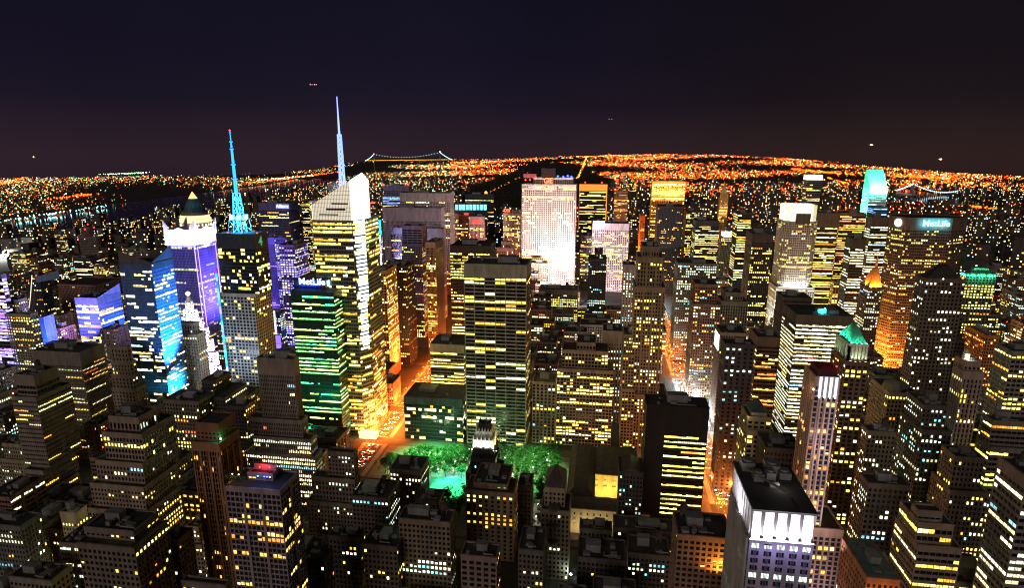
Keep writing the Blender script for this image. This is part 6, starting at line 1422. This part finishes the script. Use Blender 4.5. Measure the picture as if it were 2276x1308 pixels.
# steam drifting from the crown of the crystal tower
mst = bpy.data.materials.new('steam'); mst.use_nodes = True; n_, l_ = mst.node_tree.nodes, mst.node_tree.links; n_.clear()
mo = n_.new('ShaderNodeOutputMaterial'); pv = n_.new('ShaderNodeVolumePrincipled'); tc = n_.new('ShaderNodeTexCoord'); nz = n_.new('ShaderNodeTexNoise'); nz.inputs['Scale'].default_value = 2.6; nz.inputs['Detail'].default_value = 5
gr = n_.new('ShaderNodeTexGradient'); gr.gradient_type = 'SPHERICAL'; mpg = n_.new('ShaderNodeMapping'); mpg.inputs['Location'].default_value = (-.5 * 2, -.5 * 2, -.5 * 2); mpg.inputs['Scale'].default_value = (2, 2, 2)
ml = n_.new('ShaderNodeMath'); ml.operation = 'MULTIPLY'; mr_ = n_.new('ShaderNodeMapRange'); mr_.inputs[1].default_value = .22; mr_.inputs[2].default_value = .45; mr_.inputs[3].default_value = 0; mr_.inputs[4].default_value = .16
l_.new(tc.outputs['Generated'], nz.inputs['Vector']); l_.new(tc.outputs['Generated'], mpg.inputs[0]); l_.new(mpg.outputs[0], gr.inputs[0]); l_.new(gr.outputs[1], ml.inputs[0]); l_.new(nz.outputs[0], ml.inputs[1]); l_.new(ml.outputs[0], mr_.inputs[0]); l_.new(mr_.outputs[0], pv.inputs['Density'])
pv.inputs['Color'].default_value = (.9, .85, .9, 1); l_.new(pv.outputs[0], mo.inputs[1])
p = PT(752, 418, 598)
b = MB(); b.box(p[0] - 24, p[0] + 24, 588, 612, p[2] - 12, p[2] + 13); o = b.build('steam', mst, None, origin=tuple(p)); o['kind'] = 'stuff'
lamp('POINT', (p[0] + 6, 599, p[2] - 8), 9000, (.85, .8, 1.0), crys, rad=2)

# great floodlights on the dazzling stepped tower; rose fill lamps added in front of the striped tower; red light on the avenue walls
rt, (x0, x1, y0, y1, zt) = hb('para'); q = HB['para'][2][0]
for xx, yy, zz, tz, p_ in ((q[1] + 22, 622, 36, 50, 130000), (q[1] + 12, 622, 60, 84, 110000)):
    lamp('SPOT', (xx, yy, zz), p_, (.86, .76, 1.0), rt, (q[1] - 14, 646, tz), angle=60, rad=1.5)
rt, (x0, x1, y0, y1, zt) = hb('R34')
for zz in (0.3, .55, .8): lamp('AREA', ((x0 + x1) / 2, y0 - 26, zt * zz - 10), 3000, (1.0, .80, .82), rt, ((x0 + x1) / 2, y0, zt * zz + 16), size=(x1 - x0, 3))

# led signs of the great square between the blue towers
def led(u0, v0, u1, v1, Yp, col, s_, label, thick=1.2):
    p, q_ = PT(u0, v0, Yp), PT(u0, v1, Yp); q_[0] = PT(u1, v0, Yp)[0]
    r0 = empty('led_billboard', ((p[0] + q_[0]) / 2, Yp, q_[2]), label, 'billboard')
    nseg = max(1, round((p[2] - q_[2]) / (q_[0] - p[0]) / 2.2)); hs = (p[2] - q_[2]) / nseg; gg_ = np.random.default_rng(int(u0 * 7 + v0))
    for k in range(nseg):
        f_ = .45 + .7 * gg_.random(); c_ = tuple(min(1.2, max(.02, q + .25 * gg_.normal())) for q in col) if nseg > 2 else col
        b = MB(); b.box(p[0], q_[0], Yp, Yp + thick, q_[2] + hs * k, q_[2] + hs * (k + .93)); b.build('screen_panel', emit(c_, s_ * f_, True), r0)
    b = MB(); b.box(p[0] - .4, q_[0] + .4, Yp + thick + .02, Yp + thick + 1, q_[2] - .5, p[2] + .5); b.build('screen_frame', M_METAL, r0)
    b = MB()
    for xx in (p[0] + (q_[0] - p[0]) * .25, p[0] + (q_[0] - p[0]) * .75): b.box(xx - .4, xx + .4, Yp + thick + .1, Yp + thick + .9, 0, q_[2] - .5)
    b.build('support_frame', M_METAL, r0)
led(462, 805, 472, 850, 634, (.95, .80, 1.0), 2.2, 'tall white violet screen at the foot of the dazzling stepped tower')
led(477, 600, 480.5, 845, 615, (.10, .55, 1.0), 1.5, 'thin cyan sign strip running up the corner of the mast tower')
led(601, 690, 610, 770, 840, (1.0, .6, .95), 2.0, 'narrow pink white screen by the violet bright slab')
led(611, 745, 622, 784, 800, (.25, .15, 1.0), 1.8, 'small deep blue screen low beside the green glass tower')
rt, bx = hb('mast')
for i in range(4):
    a_ = i * math.pi / 2 + .5; lamp('POINT', (mx + 6.5 * math.cos(a_), my + 6.5 * math.sin(a_), bx[4] + 9), 16000, (.05, .5, 1.0), rt, rad=.8)

lamp('SPOT', tuple(PT(1160, 588, 574)), 6e6, (.30, 1.0, .30), None, (*GR(1180, 1050)[:2], 6), angle=24, rad=1.5, blend=.9, name='grove_fill_spot')  # added spot to brighten the right half of the grove
# ================================================================== the unnamed city between them
def clash(x0, x1, y0, y1, m=1.0):
    return any(x0 < b + m and x1 > a - m and y0 < d + m and y1 > c - m for a, b, c, d in FOOT)
FOOT.append((-217, 105, 418, 566))
TONES = [((.20, .15, .12), 'brown'), ((.30, .24, .18), 'tan'), ((.13, .11, .10), 'dark'), ((.24, .20, .18), 'grey'), ((.26, .13, .09), 'red brick'), ((.36, .31, .25), 'cream')]
SKIP = set(q for a_, b_ in [(1,5),(7,10),(12,13),(15,15),(18,21),(23,23),(27,27),(29,29),(33,33),(35,36),(40,41),(45,48),(50,65),(67,68),(70,71),(74,76),(78,82),(86,86),(88,93),(96,104),(108,112),(114,125),(128,132),(134,146),(151,151),(153,161),(164,166),(168,173),(176,184),(186,186),(188,189),(192,203),(205,207),(209,226),(228,241),(243,259),(261,263),(265,268),(271,273),(282,284),(286,287),(289,289),(291,292),(294,297),(300,300),(304,305),(307,307),(310,315),(317,318),(320,323),(325,331),(335,336),(338,370),(375,380),(383,389),(392,394),(396,396),(399,401),(406,410),(417,419),(423,426),(430,430),(432,434),(437,437),(439,439),(443,445),(449,452),(455,455),(457,471),(473,476),(478,478),(480,481),(483,485),(488,492),(494,494),(496,504),(507,510),(512,512),(514,521),(523,524),(527,529),(533,534),(536,536),(538,547),(549,552),(554,554),(556,560),(562,578),(580,606),(608,622),(624,624),(628,629),(631,632),(634,634),(636,638),(640,641),(644,661),(663,663),(665,665),(667,667),(669,669),(671,672)] for q in range(a_, b_ + 1))
#SKIPLIST#
LABELS = {}
def near_short(u, v, Y, rank=0):
    o = sorted(BLD, key=lambda q: abs(q[1] - u) + .8 * abs(q[2] - v))
    q = o[rank]
    return q[0], ('behind' if Y > q[3] + 40 else 'in front of' if Y < q[3] - 40 else 'beside')
def make_label(kind, tone, stf, u, v, Y, extra):
    for r in range(14):
        s, rel = near_short(u, v, Y, r)
        for e in ('',) + extra:
            l = f"{tone} {kind}{' ' + e if e else ''} {stf} {rel} {s}"
            l = ' '.join(l.split())
            if len(l.split()) <= 16 and l not in LABELS:
                LABELS[l] = 1; return l
    return l
rngf = np.random.default_rng(2024)
cols_x = [-1300, -1030, -760, -480, -230, 118, 250, 390, 540, 700, 900, 1120, 1330]
# tree-like depth profile: nearest rows low, then midtown
idx = 0
def lim(x, y):
    """roof height typical of the quarter"""
    if y < 460: return 24, 62
    if y < 700: return 28, 82 if x > 240 or x < -480 else 66
    if y < 1000: return 26, 92 if x > 220 else 74
    if y < 1300: return 24, 96
    return 20, 100
for a, c in zip(cols_x, cols_x[1:]):
    for k in range(2, 16):
        for half in (0, 1):
            y0 = 80 * k + 19 + half * 32; y1 = y0 + 29
            x = a + 13
            while x < c - 13 - 12:
                w = rngf.uniform(16, 34) if y0 < 700 else rngf.uniform(24, 46)
                x1 = min(x + w, c - 13); 
                if c - 13 - x1 < 12: x1 = c - 13
                r1, r2, r3, r4, r5 = rngf.random(5)
                sd = int(rngf.integers(1 << 30))
                X0, X1 = x + .4, x1 - .4; x = x1
                lo, hi = lim(X0, y0); h = lo + (hi - lo) * r1 ** 1.7
                pu, pv, pw_ = PX((X0 + X1) / 2, y0, h)
                if not (-60 < pu < 2336) or pv > 1400 or clash(X0, X1, y0, y1, .5): continue
                h = clear_h(X0, X1, y0, h)
                if h < 9: continue
                pv = PX((X0 + X1) / 2, y0, h)[1]
                idx += 1
                if idx in SKIP: continue
                g = np.random.default_rng(sd)
                tone, tn = TONES[int(r2 * 5.99)]
                kind = 'loft' if h < 42 else 'apartment block' if r3 < .45 else 'office block'
                nm = {'loft': 'loft_building', 'apartment block': 'apartment_building', 'office block': 'office_building'}[kind]
                far = y0 > 760
                east = X0 > 98
                sk = ('sparse' if r4 < (.34 if not far else .2) else 'punch' if r4 < .7 else 'big' if r4 < .85 else 'band') if kind != 'loft' or far else ('sparse' if r4 < .7 else 'punch')
                st = style(sk, pal=['warm', 'yel', 'cool', 'white', 'warm'][int(r5 * 4.99)], major=[None, None, (2, 2.1), (3, 2.2), (4, 2.4)][sd % 5], bay=(2.5 if not far else 3.4) * (1.3 if sk == 'big' else 1), gain=1.0)
                st['p'] *= (1.6 if far else 1.05); st['top'] = 2.5
                poly = rect(X0, X1, y0, y1); tiers = [(poly, h)]
                setb = h > 40 and g.random() < .5
                if setb:
                    m = 2.5 + 2 * g.random(); tiers = [(poly, h * .72), (rect(X0 + m, X1 - m, y0 + m, y1 - m * .5), h)]
                e = tuple(q for q, t in (('with setback', setb), ('of low height', h < 30), ('of fair height', h > 55)) if t)
                lab = make_label(kind, tn, {'sparse': 'with few lit windows', 'punch': 'with scattered lit windows', 'big': 'with large lit windows', 'band': 'with banded lit storeys'}[sk], pu, pv, y0, e)
                root = tiers_building(nm, lab, 'building', tiers, st, wallm(tone), g, 24 if not far else 10)
                t = tiers[-1][0]; clutter(root, t[0][0] + 1, t[1][0] - 1, t[0][1] + 1, t[2][1] - 1, h + .05, g, tank=.8 if not far else .1, n=6 if not far else 1)
                root['fill'] = idx
                if far and g.random() < .12: bulb(root, (X0 + 2, y0 + 2, h + 2.2), 1.1, (1, .04, .03), 4)
N_FILL = idx
# ---- the farther city: blocks to the horizon in one mesh, and the lights of the land beyond
g = np.random.default_rng(99)
bod, win = MB(), MB()
def far_block(x0, x1, y0, y1, h, p, cols, gain, b=bod, w=win):
    b.box(x0, x1, y0, y1, 0, h)
    fl, by = 7.0, 7.0
    if y0 > 2600: fl, by = 10, 11
    W, D = x1 - x0, y1 - y0
    for face in (0, 1):
        L = W if face == 0 else D
        n, m = max(1, int(L / by)), max(1, int(h / fl))
        on = np.argwhere(g.random((m, n)) < p)
        for j, i in on:
            c = np.array(cols[g.integers(len(cols))]) * gain * (.3 + 1.0 * g.random())
            z = (j + .5) * h / m; t = (i + .5) * L / n; a = min(by * .30, 2.6) * (.6 + .5 * g.random()); hh = 1.5 if y0 < 2600 else 2.4
            if face == 0: w.add([(x0 + t - a, y0 - .3, z - hh), (x0 + t + a, y0 - .3, z - hh), (x0 + t + a, y0 - .3, z + hh), (x0 + t - a, y0 - .3, z + hh)], [(0, 1, 2, 3)], c)
            else:
                xx = x1 + .3 if (x0 + x1) / 2 < 0 else x0 - .3
                w.add([(xx, y0 + t - a, z - hh), (xx, y0 + t + a, z - hh), (xx, y0 + t + a, z + hh), (xx, y0 + t - a, z + hh)], [(0, 1, 2, 3)], c)
CW = [(1.7, 1.2, .4), (1.6, 1.3, .6), (1.5, .8, .2), (1.2, 1.3, 1.0), (1.6, .5, .1), (.5, 1.0, 1.2)]
n = 0
M_FARW = wallm((.09, .075, .07), .9, 'far_wall')
WESTP = [(-3200, 1500), (-1030, 1500), (-830, 4300), (-1300, 5600), (-3600, 3300)]
for tries in range(30000):
    if n > 1900: break
    y = 1330 + 4600 * g.random() ** 1.5; x = g.uniform(-1.15, 1.1) * y
    u, v, _ = PX(x, y, 0)
    if not (-80 < u < 2360): continue
    if inpoly(x, y, RIV_W) or inpoly(x, y, RIV_E) or inpoly(x, y, CP): continue
    if v < 560 - .30 * u and u < 900 and v < 1000 and inpoly(x, y, RIV_W): continue
    if u < 860 and v < 530 - u * .19: continue                                   # far shore: lights only
    w, d = g.uniform(18, 46), g.uniform(18, 34); h = 16 + 62 * g.random() ** 2.2 + (30 * g.random() if y < 2600 else 0)
    if u < 300: h *= .7
    if clash(x, x + w, y, y + d, 2): continue
    h = clear_h(x, x + w, y, h)
    if h < 8: continue
    far_block(x, x + w, y, y + d, h, .24 if y < 2600 else .27, CW, 1.3 if y < 2600 else 1.9); n += 1
    FOOT.append((x, x + w, y, y + d))
o = bod.build('distant_city', M_FARW); o['kind'] = 'stuff'
o = win.build('distant_city_light', M_WINA); o['kind'] = 'stuff'
# lights of streets and houses out to the horizon
L = MB()
CO = [(1.5, .10, .004)] * 7 + [(1.5, .24, .012)] * 4 + [(1.6, .8, .12)] * 2 + [(1.2, 1.2, .7), (.2, 1.2, .5), (1.5, .03, .02)]
CL = [(1.5, .25, .02)] * 3 + [(1.6, .8, .15)] * 3 + [(.3, 1.5, .7), (.6, 1.5, .8), (1.4, 1.4, 1.0), (1.5, .1, .05), (1.6, .7, .15)]
def dot(x, y, z, r, c, s): L.octa(x, y, z, r, tuple(q * s for q in c))
n = 0
for tries in range(420000):
    if n > 18000: break
    y = 1800 + 15800 * g.random() ** 1.0; x = g.uniform(-1.15, 1.15) * y
    dist = math.hypot(x, y); az = math.degrees(math.atan2(x, y))
    u, v, _ = PX(x, y, 0)
    if not (-60 < u < 2340): continue
    if inpoly(x, y, RIV_W) or inpoly(x, y, RIV_E) or inpoly(x, y, CP): continue
    if dist > land_reach(az) * .985 or g.random() < (dist - 9000) / 9000: continue
    if math.sin(x * .0021 + 1.3 * math.sin(y * .0013)) + math.sin(y * .0026 + 1.1 * math.sin(x * .0017)) + g.normal(0, .7) < (.1 if u > 1000 else -.3): continue
    if u < 1000:
        if g.random() > (.45 + .25 * (u < 330) + (.15 if v < 440 else 0)) * (1 if v < 500 else .5): continue
        if 330 < u < 1000 and v < 372 and g.random() < .8: continue
        c = CL[g.integers(len(CL))]
    else:
        if v > 430 and g.random() > .55: continue
        c = CO[g.integers(len(CO))]
    r = g.uniform(1.1, 2.9) * (1 + dist / 11000); s = 1.6 * (.25 + 3.2 * g.random() ** 4) * (1 + dist / 9000) * (.42 if u < 900 else 1)
    dot(x, y, land_z(x, y) + g.uniform(8, 26), r, c, s); n += 1
def line(p, q, k, c, s, r, jit=10):
    a, b2 = GR(*p), GR(*q)
    for i in range(k):
        f = g.random(); o = a + (b2 - a) * f; dot(o[0] + g.normal(0, jit), o[1] + g.normal(0, jit), land_z(o[0], o[1]) + g.uniform(6, 16), r * g.uniform(.6, 1.3), c, s * g.uniform(.5, 1.6))
for spec in (((1281, 400), (1304, 366), 90, CO[0], 4, 4, 8), ((1281, 400), (1304, 366), 40, CO[11], 5, 5, 6), ((1372, 420), (1352, 352), 60, CO[6], 3, 5, 8),
             ((0, 498), (240, 462), 60, (.5, 1.5, 1.4), 2.2, 3.2, 5), ((120, 446), (210, 434), 50, CO[0], 3, 5, 30), ((540, 410), (760, 384), 130, CO[6], 3.2, 5, 30), ((560, 404), (700, 392), 60, (1.5, 1.2, .5), 3.2, 5, 24),
             ((230, 392), (330, 388), 60, (.7, 1.6, .8), 3, 6, 40), ((0, 412), (60, 398), 60, CO[6], 4, 6, 50), ((1840, 398), (1895, 414), 80, CO[0], 5, 4, 6), ((1990, 395), (2110, 400), 140, CO[6], 4, 6, 50), ((1760, 384), (1890, 392), 140, CO[6], 4, 7, 60),
             ((2120, 404), (2276, 428), 150, CO[0], 4, 5, 40), ((1420, 372), (1480, 368), 70, CO[6], 4, 8, 60), ((1060, 376), (1130, 366), 50, CO[0], 3.5, 7, 30), ((1010, 470), (1180, 384), 40, (.8, .2, .04), 1.0, 4, 5),
             ((1410, 560), (1362, 410), 150, CO[0], 3.5, 2.4, 4), ((1410, 560), (1362, 410), 50, CO[11], 3.5, 2.4, 3), ((2150, 462), (2210, 470), 40, CO[0], 3, 4, 20)): line(*spec)
o = L.build('distant_city_light', M_WINA); o['kind'] = 'stuff'
# ball ground by the river (white floodlights) and shore works
gx, gy, _ = GR(30, 575)
r0 = empty('sports_pier', (gx, gy, 0), 'pier shed and yard ablaze with white floodlights by the western river', 'pier'); 
b = MB(); b.box(gx - 60, gx + 50, gy, gy + 70, 0, 9); b.build('shed', wallm((.5, .5, .48)), r0)
for i in range(9):
    o = (gx - 60 + 14 * i, gy - 12 + 9 * (i % 3), 20); b = MB(); b.cyl(o[0], o[1], 0, 20, .4, .3, 6); t = b.build('light_mast', M_METAL, r0); bulb(r0, o, 2.6, (.95, 1.0, .85), 6, 'floodlight')
lamp('POINT', (gx - 10, gy - 20, 30), 500000, (.95, 1, .9), r0, rad=3)
b = MB(); b.box(gx - 10, gx + 60, gy + 90, gy + 120, 0, 16); b.build('office_wing', wallm((.5, .3, .1)), r0); lamp('POINT', (gx + 30, gy + 70, 12), 200000, (1, .5, .1), r0, rad=2)
